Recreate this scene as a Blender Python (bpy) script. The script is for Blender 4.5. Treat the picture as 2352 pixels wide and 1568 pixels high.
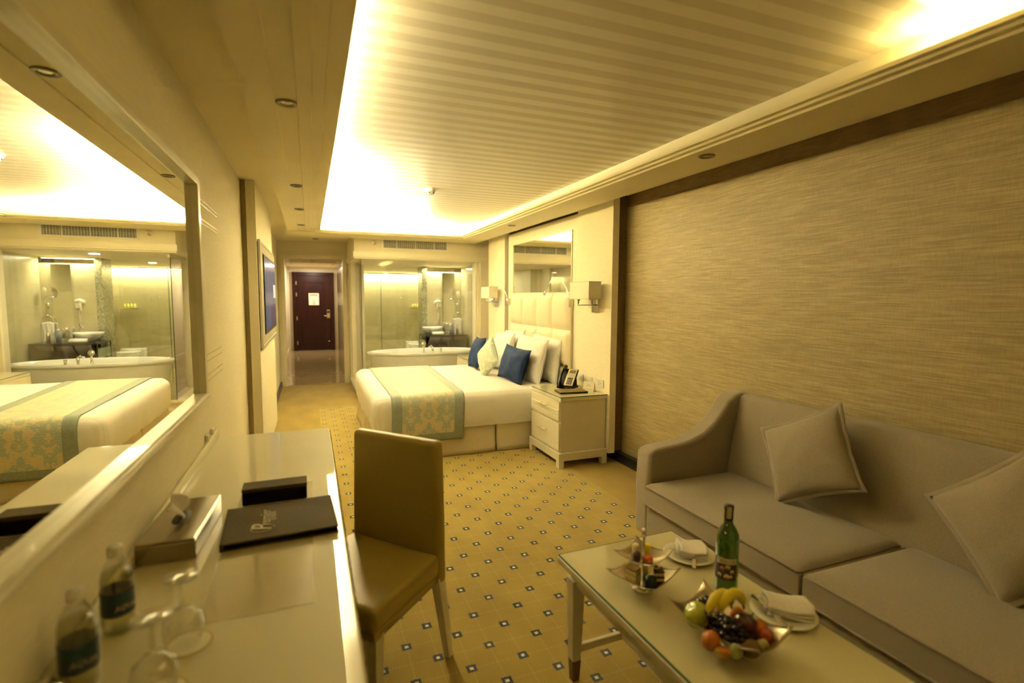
import bpy, bmesh, math, random
from mathutils import Vector, Matrix, noise
random.seed(7)
PI = math.pi
for o in list(bpy.data.objects): bpy.data.objects.remove(o)
scn = bpy.context.scene
COL = scn.collection

# ---------------------------------------------------------------- camera
cam = bpy.data.cameras.new('camera'); camo = bpy.data.objects.new('camera', cam); COL.objects.link(camo)
R0 = (0.9313905814174498, -0.3639837278417842, 0.005237433843243412)
R1 = (0.02610218863048083, 0.08112920746406888, 0.9963617452737485)
R2 = (0.36308437118053305, 0.9278652367465063, -0.08506375163244788)
camo.matrix_world = Matrix(((R0[0], R1[0], -R2[0], 0), (R0[1], R1[1], -R2[1], 0), (R0[2], R1[2], -R2[2], 1.5), (0, 0, 0, 1)))
cam.sensor_width = 36; cam.lens = 36 * 1184.44 / 2352; cam.clip_start = .02
cam.dof.use_dof = True; cam.dof.focus_distance = 3.6; cam.dof.aperture_fstop = 1.4
scn.camera = camo
w = bpy.data.worlds.new('world'); scn.world = w; w.use_nodes = True
w.node_tree.nodes['Background'].inputs[0].default_value = (1, .8, .5, 1); w.node_tree.nodes['Background'].inputs[1].default_value = 0.02
scn.view_settings.view_transform = 'Standard'; scn.view_settings.look = 'None'
scn.view_settings.gamma = 1; scn.view_settings.use_curve_mapping = False
scn.view_settings.exposure = 1.0

# ---------------------------------------------------------------- lights (LED strips in the coves, lamps, one added hall fill)
WARM = (1, .80, .34)
def area(name, loc, size, power, rot=(PI, 0, 0), color=WARM, spread=PI):
    l = bpy.data.lights.new(name, 'AREA'); l.shape = 'RECTANGLE'; l.size, l.size_y = size
    l.energy = power; l.color = color; l.spread = spread
    o = bpy.data.objects.new(name, l); COL.objects.link(o); o.location = loc; o.rotation_euler = rot
    return o
LP = 16.0     # watts per metre of cove strip
area('cove_led_left', (.05, 5.5, 2.375), (.05, 3.2), LP * 3.2 * 13, color=(1, .92, .64))
area('cove_led_left', (.05, 2.8, 2.375), (.05, 2.2), LP * 2.2 * .35, color=(1, .92, .66))
area('cove_led_left', (.05, .6, 2.375), (.05, 2.2), LP * 2.2 * .12)
area('cove_led_rear', (.85, 7.17, 2.375), (1.4, .05), LP * 1.4 * 34, color=(1, .92, .64))
area('cove_led_right', (2.06, .2, 2.375), (.05, 2.2), LP * 2.2 * .25)
BW = (1, .90, .62)
area('bath_cove_led', (1.7, 12.28, 2.03), (1.9, .06), 22, (0, 0, 0), BW)
area('bath_cove_led', (2.3, 9.42, 2.03), (.62, .06), 5, (0, 0, 0), BW)
area('bath_downlight', (1.5, 10.4, 2.05), (.1, .1), 5, (0, 0, 0), BW)
area('bath_downlight', (1.7, 8.5, 2.05), (.1, .1), 7, (0, 0, 0), BW)
area('hall_spot_and_fill', (.1, 14.6, 2.28), (.12, .12), 17, (0, 0, 0), (1, .8, .62))
area('hall_spot_and_fill', (.1, 10.2, 2.28), (.1, .1), 7, (0, 0, 0), (1, .8, .5))  # added fill to brighten the corridor opening, no fitting here

# ---------------------------------------------------------------- materials
def nd(nt, t, **kw):
    n = nt.nodes.new(t)
    for k, v in kw.items(): setattr(n, k, v)
    return n
def base(name):
    m = bpy.data.materials.new(name); m.use_nodes = True
    nt = m.node_tree; return m, nt, nt.nodes['Principled BSDF']
def coordnode(nt, uv=False):
    n = nd(nt, 'ShaderNodeTexCoord'); return n.outputs['UV' if uv else 'Object']
def mixc(nt, fac, a, b, typ='MIX'):
    n = nd(nt, 'ShaderNodeMix', data_type='RGBA', blend_type=typ)
    for s, v in ((0, fac), (6, a), (7, b)):
        if hasattr(v, 'is_linked') or hasattr(v, 'links'): nt.links.new(v, n.inputs[s])
        else: n.inputs[s].default_value = (*v, 1) if isinstance(v, tuple) and len(v) == 3 else v
    return n.outputs[2]
def mth(nt, op, a, b=0.0, clamp=False):
    n = nd(nt, 'ShaderNodeMath', operation=op, use_clamp=clamp)
    for s, v in ((0, a), (1, b)):
        if isinstance(v, (int, float)): n.inputs[s].default_value = v
        else: nt.links.new(v, n.inputs[s])
    return n.outputs[0]
def noise_tex(nt, vec, scale, detail=2, stretch=None, rough=.5):
    if stretch:
        mp = nd(nt, 'ShaderNodeMapping'); nt.links.new(vec, mp.inputs[0]); mp.inputs[3].default_value = stretch; vec = mp.outputs[0]
    n = nd(nt, 'ShaderNodeTexNoise'); nt.links.new(vec, n.inputs['Vector']); n.inputs['Scale'].default_value = scale
    n.inputs['Detail'].default_value = detail; n.inputs['Roughness'].default_value = rough
    return n.outputs['Fac']
def M(name, col, rough=.5, metal=0, coat=0, spec=.5, col2=None, scale=6, stretch=None, detail=3, bump=0, bscale=None, lo=.35, hi=.65, sheen=0, emit=None, estr=0):
    m, nt, p = base(name)
    p.inputs['Base Color'].default_value = (*col, 1); p.inputs['Roughness'].default_value = rough
    p.inputs['Metallic'].default_value = metal; p.inputs['Coat Weight'].default_value = coat; p.inputs['Coat Roughness'].default_value = .02
    p.inputs['Specular IOR Level'].default_value = spec; p.inputs['Sheen Weight'].default_value = sheen
    vec = coordnode(nt)
    f = noise_tex(nt, vec, scale, detail, stretch)
    if col2 is None: col2 = tuple(c * .94 for c in col)
    mr = nd(nt, 'ShaderNodeMapRange'); nt.links.new(f, mr.inputs[0]); mr.inputs[1].default_value = lo; mr.inputs[2].default_value = hi
    nt.links.new(mixc(nt, mr.outputs[0], col, col2), p.inputs['Base Color'])
    if bump:
        b = nd(nt, 'ShaderNodeBump'); b.inputs['Strength'].default_value = bump; b.inputs['Distance'].default_value = .01
        f2 = noise_tex(nt, vec, bscale or scale, detail, stretch)
        nt.links.new(f2, b.inputs['Height']); nt.links.new(b.outputs[0], p.inputs['Normal'])
    if emit:
        p.inputs['Emission Color'].default_value = (*emit, 1); p.inputs['Emission Strength'].default_value = estr
    return m
def arch_glass(name, tint, ior=1.5, rough=0.0, base_r=.04):
    m, nt, p = base(name); nt.nodes.remove(p)
    out = nt.nodes['Material Output']
    t = nd(nt, 'ShaderNodeBsdfTransparent'); t.inputs[0].default_value = (*tint, 1)
    g = nd(nt, 'ShaderNodeBsdfGlossy'); g.inputs['Roughness'].default_value = rough
    lw = nd(nt, 'ShaderNodeLayerWeight'); lw.inputs[0].default_value = .5
    fr = mth(nt, 'ADD', mth(nt, 'MULTIPLY', mth(nt, 'POWER', lw.outputs['Facing'], 3.0), .85), base_r)
    mx = nd(nt, 'ShaderNodeMixShader'); nt.links.new(fr, mx.inputs[0]); nt.links.new(t.outputs[0], mx.inputs[1]); nt.links.new(g.outputs[0], mx.inputs[2])
    nt.links.new(mx.outputs[0], out.inputs[0]); return m

CREAM = (.80, .73, .52)
m_paint = M('cream_paint', CREAM, .45, scale=3)
m_ceil = M('ceiling_paint', (.82, .73, .47), .6, scale=2)
m_lacq = M('cream_lacquer', (.80, .73, .52), .28, scale=4, coat=.3)
m_desk = M('desk_lacquer', (.66, .58, .30), .3, scale=3, coat=0)
m_fabricwall = M('cream_fabric_panel', (.85, .77, .54), .75, col2=(.81, .73, .50), scale=90, stretch=(1, .12, 1), bump=.15, bscale=120)
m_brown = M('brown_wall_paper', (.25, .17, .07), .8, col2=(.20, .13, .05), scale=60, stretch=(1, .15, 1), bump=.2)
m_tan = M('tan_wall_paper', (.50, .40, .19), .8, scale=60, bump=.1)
def wallpaper():
    m, nt, p = base('gold_woven_wallpaper'); vec = coordnode(nt)
    a = noise_tex(nt, vec, 190, 3, (1, .035, 1)); b = noise_tex(nt, vec, 3, 2, (1, .3, 1.6)); c = noise_tex(nt, vec, 260, 2, (1, 1, .1))
    s = mth(nt, 'ADD', mth(nt, 'MULTIPLY', a, .62), mth(nt, 'ADD', mth(nt, 'MULTIPLY', b, .22), mth(nt, 'MULTIPLY', c, .22)))
    mr = nd(nt, 'ShaderNodeMapRange'); nt.links.new(s, mr.inputs[0]); mr.inputs[1].default_value = .44; mr.inputs[2].default_value = .72
    nt.links.new(mixc(nt, mr.outputs[0], (.265, .20, .075), (.46, .365, .17)), p.inputs['Base Color'])
    p.inputs['Roughness'].default_value = .55
    bp = nd(nt, 'ShaderNodeBump'); bp.inputs['Strength'].default_value = .35; bp.inputs['Distance'].default_value = .004
    nt.links.new(s, bp.inputs['Height']); nt.links.new(bp.outputs[0], p.inputs['Normal']); return m
m_wallp = wallpaper()
def stripes():
    m, nt, p = base('satin_striped_ceiling'); vec = coordnode(nt)
    sx = nd(nt, 'ShaderNodeSeparateXYZ'); nt.links.new(vec, sx.inputs[0])
    f = mth(nt, 'FRACT', mth(nt, 'DIVIDE', mth(nt, 'SUBTRACT', sx.outputs[1], .02), .1185))
    s = nd(nt, 'ShaderNodeMapRange', interpolation_type='SMOOTHSTEP')
    nt.links.new(mth(nt, 'ABSOLUTE', mth(nt, 'SUBTRACT', f, .5)), s.inputs[0]); s.inputs[1].default_value = .23; s.inputs[2].default_value = .27
    nt.links.new(mixc(nt, s.outputs[0], (.82, .76, .60), (.69, .62, .45)), p.inputs['Base Color'])
    nt.links.new(mth(nt, 'ADD', mth(nt, 'MULTIPLY', s.outputs[0], .2), .32), p.inputs['Roughness']); return m
m_stripe = stripes()
def carpet():
    m, nt, p = base('ochre_carpet'); vec = coordnode(nt)
    a = noise_tex(nt, vec, 5, 4, (1, .5, 1)); b = noise_tex(nt, vec, 300, 2)
    s = mth(nt, 'ADD', mth(nt, 'MULTIPLY', a, .7), mth(nt, 'MULTIPLY', b, .3))
    mr = nd(nt, 'ShaderNodeMapRange'); nt.links.new(s, mr.inputs[0]); mr.inputs[1].default_value = .35; mr.inputs[2].default_value = .65
    nt.links.new(mixc(nt, mr.outputs[0], (.23, .145, .009), (.31, .21, .018)), p.inputs['Base Color'])
    p.inputs['Roughness'].default_value = .95; p.inputs['Sheen Weight'].default_value = .2
    bp = nd(nt, 'ShaderNodeBump'); bp.inputs['Strength'].default_value = .4; bp.inputs['Distance'].default_value = .004
    nt.links.new(b, bp.inputs['Height']); nt.links.new(bp.outputs[0], p.inputs['Normal']); return m
m_carpet = carpet()
def patterned():
    m, nt, p = base('patterned_carpet'); vec = coordnode(nt)
    sx = nd(nt, 'ShaderNodeSeparateXYZ'); nt.links.new(vec, sx.inputs[0]); X, Y = sx.outputs[0], sx.outputs[1]
    P = .2235
    def cen(v, off): # distance to nearest lattice line, period P
        f = mth(nt, 'FRACT', mth(nt, 'DIVIDE', mth(nt, 'ADD', v, 10 * P - off), P))
        return mth(nt, 'MULTIPLY', mth(nt, 'ABSOLUTE', mth(nt, 'SUBTRACT', f, .5)), P)   # 0 at half period
    def sq(ox, oy):
        return mth(nt, 'MAXIMUM', cen(X, ox - P / 2), cen(Y, oy - P / 2))
    d = mth(nt, 'MINIMUM', sq(.795, 2.111), sq(.683, 1.9985))
    wob = mth(nt, 'MULTIPLY', mth(nt, 'SUBTRACT', noise_tex(nt, vec, 160, 1), .5), .006)
    d = mth(nt, 'ADD', d, wob)
    navy = mth(nt, 'MULTIPLY', mth(nt, 'LESS_THAN', d, .0205), mth(nt, 'GREATER_THAN', d, .0075))
    # dotted lines through the squares
    Hh = P / 2
    def cen2(v, off, per):
        f = mth(nt, 'FRACT', mth(nt, 'DIVIDE', mth(nt, 'ADD', v, 40 * per - off), per))
        return mth(nt, 'MULTIPLY', mth(nt, 'ABSOLUTE', mth(nt, 'SUBTRACT', f, .5)), per)
    lx = mth(nt, 'MULTIPLY', mth(nt, 'LESS_THAN', cen2(X, .795 - Hh / 2, Hh), .0018), mth(nt, 'LESS_THAN', cen2(Y, 0, Hh / 8), .0026))
    ly = mth(nt, 'MULTIPLY', mth(nt, 'LESS_THAN', cen2(Y, 2.111 - Hh / 2, Hh), .0018), mth(nt, 'LESS_THAN', cen2(X, 0, Hh / 8), .0026))
    dots = mth(nt, 'MAXIMUM', lx, ly)
    light = mth(nt, 'LESS_THAN', d, .0075)
    a = noise_tex(nt, vec, 4, 4, (1, .6, 1)); b = noise_tex(nt, vec, 320, 2)
    s = mth(nt, 'ADD', mth(nt, 'MULTIPLY', a, .7), mth(nt, 'MULTIPLY', b, .3))
    mr = nd(nt, 'ShaderNodeMapRange'); nt.links.new(s, mr.inputs[0]); mr.inputs[1].default_value = .35; mr.inputs[2].default_value = .65
    c = mixc(nt, mr.outputs[0], (.27, .18, .018), (.36, .26, .036))
    c = mixc(nt, mth(nt, 'MULTIPLY', dots, .38), c, (.78, .66, .32))
    c = mixc(nt, light, c, (.80, .70, .42)); c = mixc(nt, navy, c, (.012, .02, .035))
    nt.links.new(c, p.inputs['Base Color']); p.inputs['Roughness'].default_value = .95; p.inputs['Sheen Weight'].default_value = .2
    bp = nd(nt, 'ShaderNodeBump'); bp.inputs['Strength'].default_value = .4; bp.inputs['Distance'].default_value = .004
    nt.links.new(b, bp.inputs['Height']); nt.links.new(bp.outputs[0], p.inputs['Normal']); return m
m_pattern = patterned()
m_tile = M('glossy_floor_tile', (.42, .33, .17), .06, col2=(.38, .29, .14), scale=3)
def bathtile():
    m, nt, p = base('stone_wall_tile'); vec = coordnode(nt)
    sx = nd(nt, 'ShaderNodeSeparateXYZ'); nt.links.new(vec, sx.inputs[0])
    h = mth(nt, 'ADD', sx.outputs[0], sx.outputs[1])
    g1 = mth(nt, 'LESS_THAN', mth(nt, 'FRACT', mth(nt, 'DIVIDE', h, .62)), .006); g2 = mth(nt, 'LESS_THAN', mth(nt, 'FRACT', mth(nt, 'DIVIDE', sx.outputs[2], .41)), .009)
    g = mth(nt, 'MAXIMUM', g1, g2)
    n = noise_tex(nt, vec, 5, 5, (1, 1, 3))
    c = mixc(nt, n, (.56, .51, .30), (.44, .40, .23)); c = mixc(nt, mth(nt, 'MULTIPLY', g, .5), c, (.3, .28, .17))
    nt.links.new(c, p.inputs['Base Color']); p.inputs['Roughness'].default_value = .22; return m
m_btile = bathtile()
def mosaic():
    m, nt, p = base('glass_mosaic'); vec = coordnode(nt)
    v = nd(nt, 'ShaderNodeTexVoronoi'); nt.links.new(vec, v.inputs['Vector']); v.inputs['Scale'].default_value = 60
    c = mixc(nt, v.outputs['Color'], (.12, .13, .07), (.50, .50, .32)); nt.links.new(c, p.inputs['Base Color']); p.inputs['Roughness'].default_value = .15; return m
m_mosaic = mosaic()
m_mirror = M('mirror_silver', (.86, .86, .78), .0, 1, scale=1, col2=(.86, .86, .78))
m_chrome = M('chrome', (.80, .78, .72), .08, 1)
m_silver = M('polished_silver', (.66, .60, .48), .22, 1)
m_bowl = M('shaded_silver', (.42, .35, .22), .3, 1)  # silver with the shade inside the bowl put into its colour
m_steel = M('brushed_nickel', (.70, .64, .50), .28, 1)
m_glass = arch_glass('window_glass', (.985, .99, .975), 1.5, 0, .06)
m_shglass = arch_glass('shower_glass', (.97, .985, .95), 1.4)
m_clear = arch_glass('drinking_glass', (.93, .93, .90), 1.5, 0, .13)
m_tabletop = M('back_painted_glass', (.63, .57, .32), .5, coat=1.0, scale=2)
m_edge = M('green_glass_edge', (.05, .14, .08), .1)
m_leather = M('cream_leather', (.74, .65, .44), .42, scale=120, bump=.06)
m_chairl = M('chair_leather', (.39, .29, .05), .40, scale=160, bump=.08, spec=.5)
m_sofa = M('taupe_sofa_fabric', (.35, .285, .18), .9, col2=(.21, .165, .10), scale=420, detail=2, bump=.25, sheen=.25, lo=.3, hi=.7)
m_sheet = M('white_linen', (.88, .85, .78), .8, scale=30, bump=.05)
m_skirt = M('beige_bed_skirt', (.72, .62, .40), .85, scale=80, bump=.05)
m_band = M('grey_teal_band', (.31, .34, .26), .65, col2=(.26, .29, .22), scale=60)
m_navy = M('navy_velvet', (.002, .004, .013), .8, spec=.06, col2=(.005, .012, .030), scale=9, stretch=(1, 1, 6), detail=5, bump=.5, sheen=0)
def damask(name, k=1.0, g=((.62, .50, .24), (.72, .62, .38)), th=.485):
    m, nt, p = base(name); vec = coordnode(nt, True)
    sx = nd(nt, 'ShaderNodeSeparateXYZ'); nt.links.new(vec, sx.inputs[0])
    u = mth(nt, 'PINGPONG', sx.outputs[0], .19 * k); v = mth(nt, 'ADD', sx.outputs[1], 0)
    cb = nd(nt, 'ShaderNodeCombineXYZ'); nt.links.new(u, cb.inputs[0]); nt.links.new(v, cb.inputs[1])
    n1 = noise_tex(nt, cb.outputs[0], 11 / k, 4, None, .68)
    n2 = noise_tex(nt, cb.outputs[0], 22 / k, 2)
    wv = nd(nt, 'ShaderNodeTexWave', wave_type='RINGS'); nt.links.new(cb.outputs[0], wv.inputs['Vector']); wv.inputs['Scale'].default_value = 7 / k; wv.inputs['Distortion'].default_value = 6; wv.inputs['Detail'].default_value = 2; wv.inputs['Detail Scale'].default_value = 2
    leaf = nd(nt, 'ShaderNodeMapRange', interpolation_type='SMOOTHSTEP'); nt.links.new(n1, leaf.inputs[0]); leaf.inputs[1].default_value = th; leaf.inputs[2].default_value = th + .025
    vein = mth(nt, 'LESS_THAN', mth(nt, 'ABSOLUTE', mth(nt, 'SUBTRACT', wv.outputs['Fac'], .5)), .07)
    c = mixc(nt, n2, *g); c2 = mixc(nt, n2, (.34, .40, .31), (.46, .50, .38))
    c = mixc(nt, leaf.outputs[0], c, c2); c = mixc(nt, mth(nt, 'MULTIPLY', vein, .7), c, (.76, .68, .42))
    nt.links.new(c, p.inputs['Base Color']); p.inputs['Roughness'].default_value = .5; p.inputs['Sheen Weight'].default_value = .2; return m
m_damask = damask('gold_teal_damask'); m_damask2 = damask('pale_damask', .6, ((.72, .64, .36), (.78, .72, .46)), .43)
m_black = M('black_leather', (.005, .003, .0015), .5, spec=.12, scale=200, bump=.08)
m_binder = M('dark_brown_leather', (.085, .060, .014), .75, spec=.08, scale=90, bump=.15)
m_dark = M('dark_baseboard', (.015, .017, .015), .3)
m_walnut = M('mahogany', (.030, .0045, .0022), .4, spec=.3, col2=(.014, .002, .001), scale=12, stretch=(1, 1, .12), detail=5)
m_brass = M('brass_hardware', (.72, .62, .38), .3, 1)
m_porc = M('white_porcelain', (.86, .85, .80), .12, coat=.5)
m_tub = M('acrylic_tub', (.84, .83, .76), .15, coat=.4)
m_vanity = M('dark_vanity_wood', (.035, .026, .014), .18, col2=(.05, .035, .018), scale=8)
m_towel = M('white_towel', (.88, .86, .80), .95, scale=200, bump=.4)
m_white = M('white_plastic', (.82, .78, .66), .4)
m_plate = M('white_china', (.86, .82, .66), .12, coat=.5)
m_napkin = M('white_napkin', (.84, .78, .70), .9, col2=(.78, .71, .62), scale=120, bump=.2)
m_shade = M('linen_lamp_shade', (.84, .77, .58), .8, scale=150, bump=.1)
m_paper = M('cream_card', (.86, .80, .58), .7)
m_leg = M('brown_leg_cap', (.16, .085, .03), .35)
m_vent = M('vent_dark', (.05, .045, .03), .7)
m_gold = M('gold_text', (.55, .47, .25), .4)

# ---------------------------------------------------------------- mesh helpers
class MB:
    def __init__(s): s.bm = bmesh.new(); s.mi = 0; s.n = 0
    def _m(s, fs):
        for f in fs: f.material_index = s.mi
    def poly(s, vs, faces):
        v = [s.bm.verts.new(p) for p in vs]; s._m([s.bm.faces.new([v[i] for i in f]) for f in faces]); return s
    def box(s, x0, x1, y0, y1, z0, z1, mat=None):
        e = (s.n % 5) * .00012; s.n += 1; x0 -= e; y0 -= e; z0 -= e; x1 += e; y1 += e; z1 += e
        vs = [(x, y, z) for z in (z0, z1) for y in (y0, y1) for x in (x0, x1)]
        if mat: vs = [mat @ Vector(v) for v in vs]
        return s.poly(vs, [(0, 2, 3, 1), (4, 5, 7, 6), (0, 1, 5, 4), (2, 6, 7, 3), (0, 4, 6, 2), (1, 3, 7, 5)])
    def prism(s, pts, axis, a, b):
        s.n += 1
        def P(p, t):
            return (t, p[0], p[1]) if axis == 'x' else ((p[0], t, p[1]) if axis == 'y' else (p[0], p[1], t))
        n = len(pts); vs = [P(p, a) for p in pts] + [P(p, b) for p in pts]
        s.poly(vs, [tuple(range(n)), tuple(range(2 * n - 1, n - 1, -1))] + [(i, i + n, (i + 1) % n + n, (i + 1) % n) for i in range(n)]); return s
    def lathe(s, prof, c=(0, 0, 0), seg=32, sx=1, sy=1, mat=None):
        c = Vector(c); rings = []
        for r, z in prof:
            ring = []
            for k in range(seg if r > 1e-6 else 1):
                a = 2 * PI * k / seg; v = Vector((r * sx * math.cos(a), r * sy * math.sin(a), z))
                if mat: v = mat @ v
                ring.append(s.bm.verts.new(c + v))
            rings.append(ring)
        for A, B in zip(rings, rings[1:]):
            for k in range(seg):
                a, b = A[k % len(A)], A[(k + 1) % len(A)]; c2, d = B[(k + 1) % len(B)], B[k % len(B)]
                q = [];
                for v in (a, b, c2, d):
                    if v not in q: q.append(v)
                if len(q) > 2: s._m([s.bm.faces.new(q)])
        return s
    def cyl(s, p0, p1, r, r2=None, seg=20):
        return s.tube([p0, p1], [r, r if r2 is None else r2], seg)
    def tube(s, pts, r, seg=10, caps=True):
        pts = [Vector(p) for p in pts]; n = len(pts); R = r if isinstance(r, list) else [r] * n
        rings = []; up = None
        for i, p in enumerate(pts):
            t = (pts[min(i + 1, n - 1)] - pts[max(i - 1, 0)]).normalized()
            if up is None: up = Vector((0, 0, 1)) if abs(t.z) < .9 else Vector((1, 0, 0))
            a = t.cross(up).normalized(); b = a.cross(t).normalized(); up = b
            rings.append([s.bm.verts.new(p + (a * math.cos(2 * PI * k / seg) + b * math.sin(2 * PI * k / seg)) * R[i]) for k in range(seg)])
        for A, B in zip(rings, rings[1:]):
            s._m([s.bm.faces.new([A[k], A[(k + 1) % seg], B[(k + 1) % seg], B[k]]) for k in range(seg)])
        if caps: s._m([s.bm.faces.new(rings[0][::-1]), s.bm.faces.new(rings[-1])])
        return s
    def ball(s, c, r, seg=20, mat=None, sc=(1, 1, 1)):
        n = seg // 2
        return s.lathe([(r * math.sin(PI * i / n) * sc[0], -r * math.cos(PI * i / n) * sc[2]) for i in range(n + 1)], c, seg, mat=mat)
    def grid(s, fn, nu, nv, uv=None, solid=0):
        V = [[s.bm.verts.new(fn(i / nu, j / nv)) for j in range(nv + 1)] for i in range(nu + 1)]
        L = s.bm.loops.layers.uv.verify() if uv else None; fs = []
        for i in range(nu):
            for j in range(nv):
                f = s.bm.faces.new([V[i][j], V[i + 1][j], V[i + 1][j + 1], V[i][j + 1]]); f.material_index = s.mi; fs.append(f)
                if uv:
                    for l, (a, b) in zip(f.loops, ((i, j), (i + 1, j), (i + 1, j + 1), (i, j + 1))): l[L].uv = uv(a / nu, b / nv)
        return V, fs
    def build(s, name, mat, parent=None, smooth=False, bevel=0, seg=2, solid=0, sub=0, loc=None, rot=None):
        me = bpy.data.meshes.new(name); bmesh.ops.recalc_face_normals(s.bm, faces=s.bm.faces) if not solid else None
        s.bm.to_mesh(me); s.bm.free()
        for m in (mat if isinstance(mat, (list, tuple)) else [mat]): me.materials.append(m)
        o = bpy.data.objects.new(name, me); COL.objects.link(o)
        if smooth: me.polygons.foreach_set('use_smooth', [True] * len(me.polygons))
        if parent: o.parent = parent
        if solid:
            q = o.modifiers.new('solid', 'SOLIDIFY'); q.thickness = solid; q.offset = 0
        if bevel:
            q = o.modifiers.new('bevel', 'BEVEL'); q.width = bevel; q.segments = seg; q.limit_method = 'ANGLE'; q.angle_limit = math.radians(40)
            if seg > 2: me.polygons.foreach_set('use_smooth', [True] * len(me.polygons)); q.harden_normals = True
        if sub:
            q = o.modifiers.new('sub', 'SUBSURF'); q.levels = q.render_levels = sub
        if loc: o.location = loc
        if rot: o.rotation_euler = rot
        return o
def tag(o, label, cat, group=None, kind=None):
    if label: o['label'] = label
    if cat: o['category'] = cat
    if group: o['group'] = group
    if kind: o['kind'] = kind
    return o
def thing(name, label, cat, loc=(0, 0, 0), rot=0, group=None):
    o = bpy.data.objects.new(name, None); COL.objects.link(o); o.location = loc
    o.rotation_euler = rot if isinstance(rot, tuple) else (0, 0, rot); o.empty_display_size = .1
    return tag(o, label, cat, group)
def dup(root, loc, rot=None, label=None, group=None):
    r = root.copy(); COL.objects.link(r); r.location = loc
    if rot is not None: r.rotation_euler = rot if isinstance(rot, tuple) else (0, 0, rot)
    if label: r['label'] = label
    if group: r['group'] = group
    def rec(a, b):
        for ch in a.children:
            c = ch.copy(); COL.objects.link(c); c.parent = b; rec(ch, c)
    rec(root, r); return r
def struct(name, mb, mat, bevel=0, parent=None, **k):
    o = mb.build(name, mat, parent, bevel=bevel, **k)
    if not parent: o['kind'] = 'structure'
    return o
def text(name, s, size, mat, parent, mtx, extrude=.0004, align='CENTER', shear=0, sx=1):
    c = bpy.data.curves.new(name, 'FONT'); c.body = s; c.size = size; c.extrude = extrude; c.align_x = align; c.align_y = 'CENTER'; c.shear = shear; c.resolution_u = 3
    t = bpy.data.objects.new(name, c); COL.objects.link(t)
    me = bpy.data.meshes.new_from_object(t.evaluated_get(bpy.context.evaluated_depsgraph_get()))
    bpy.data.objects.remove(t)
    me.transform(Matrix.Diagonal((sx, 1, 1, 1))); me.materials.clear(); me.materials.append(mat)
    o = bpy.data.objects.new(name, me); COL.objects.link(o)
    me.transform(mtx)
    if parent: o.parent = parent
    return o
def frame3(o, ex, ey):   # matrix with columns ex, ey, ex x ey at origin o
    ex = Vector(ex).normalized(); ey = Vector(ey).normalized(); ez = ex.cross(ey)
    return Matrix(((ex.x, ey.x, ez.x, o[0]), (ex.y, ey.y, ez.y, o[1]), (ex.z, ey.z, ez.z, o[2]), (0, 0, 0, 1)))

# ================================================================ SETTING
ZC = 2.41; XL = -.488; XR = 2.655; YN = -1.6; YF = 9.35
struct('floor', MB().box(XL - .1, XR + .1, YN - .1, YF, -.05, 0), m_carpet)
struct('floor', MB().box(-.7, .9, YF, 15.6, -.05, .004), m_tile)
struct('floor', MB().box(.62, 2.9, 7.87, 12.6, -.05, .02), m_tile)
pc = MB().box(.079, 2.108, YN + .3, 7.31, 0, .004).build('patterned_carpet', m_pattern)
tag(pc, 'gold carpet inset patterned with small navy squares and dotted lines', 'carpet')
struct('wall_left', MB().box(XL - .1, XL, YN, YF, 0, ZC + .1), m_fabricwall)
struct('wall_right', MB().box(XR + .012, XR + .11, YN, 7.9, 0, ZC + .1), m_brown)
struct('wall_right', MB().box(XR, XR + .012, YN, 3.98, .085, 2.30), m_wallp)
struct('wall_near', MB().box(XL - .1, XR + .1, YN - .1, YN, 0, ZC + .2), m_fabricwall)
struct('baseboard_right', MB().box(2.60, XR + .012, YN, 7.45, 0, .085), m_dark)
struct('baseboard_left', MB().box(XL, XL + .03, 3.1, YF, 0, .08), m_dark)
# general ceiling
struct('ceiling', MB().box(XL - .1, -.2, YN, YF, ZC, ZC + .1).box(-.2, .64, 7.65, YF, ZC, ZC + .1).box(2.35, XR + .1, YN, 7.75, ZC, ZC + .1), m_ceil)
# upper ceiling inside the cove
struct('ceiling', MB().box(-.2, 2.4, YN, 7.65, 2.47, 2.53), m_stripe)
# cove frame, four arms with stepped mouldings
fr = MB()
fr.prism([(-.234, 2.47), (-.234, 2.32), (-.116, 2.32), (-.113, 2.327), (-.031, 2.327), (-.028, 2.32), (.028, 2.32), (.031, 2.332), (.078, 2.332), (.081, 2.344), (.149, 2.344), (.149, 2.365), (-.02, 2.365), (-.02, 2.47)], 'y', YN + .1, 7.085)
fr.box(-.234, .085, 7.08, 7.165, 2.325, 2.365); fr.box(-.234, -.02, 7.085, 7.70, 2.365, 2.47); fr.box(-.02, 2.39, 7.23, 7.70, 2.365, 2.47)
fr.box(-.234, 2.39, 7.16, 7.70, 2.32, 2.365); fr.box(.03, 2.05, 7.12, 7.16, 2.332, 2.365); fr.box(.081, 1.99, 7.085, 7.12, 2.344, 2.365)
fr.prism([(2.39, 2.47), (2.39, 2.32), (2.055, 2.32), (2.052, 2.332), (2.02, 2.332), (2.017, 2.344), (1.99, 2.344), (1.99, 2.36), (2.12, 2.365), (2.12, 2.47)], 'y', YN + .1, 7.23)
fr.box(-.234, 2.39, YN, YN + .35, 2.32, 2.47)
struct('trim_1', fr, m_ceil)
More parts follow.
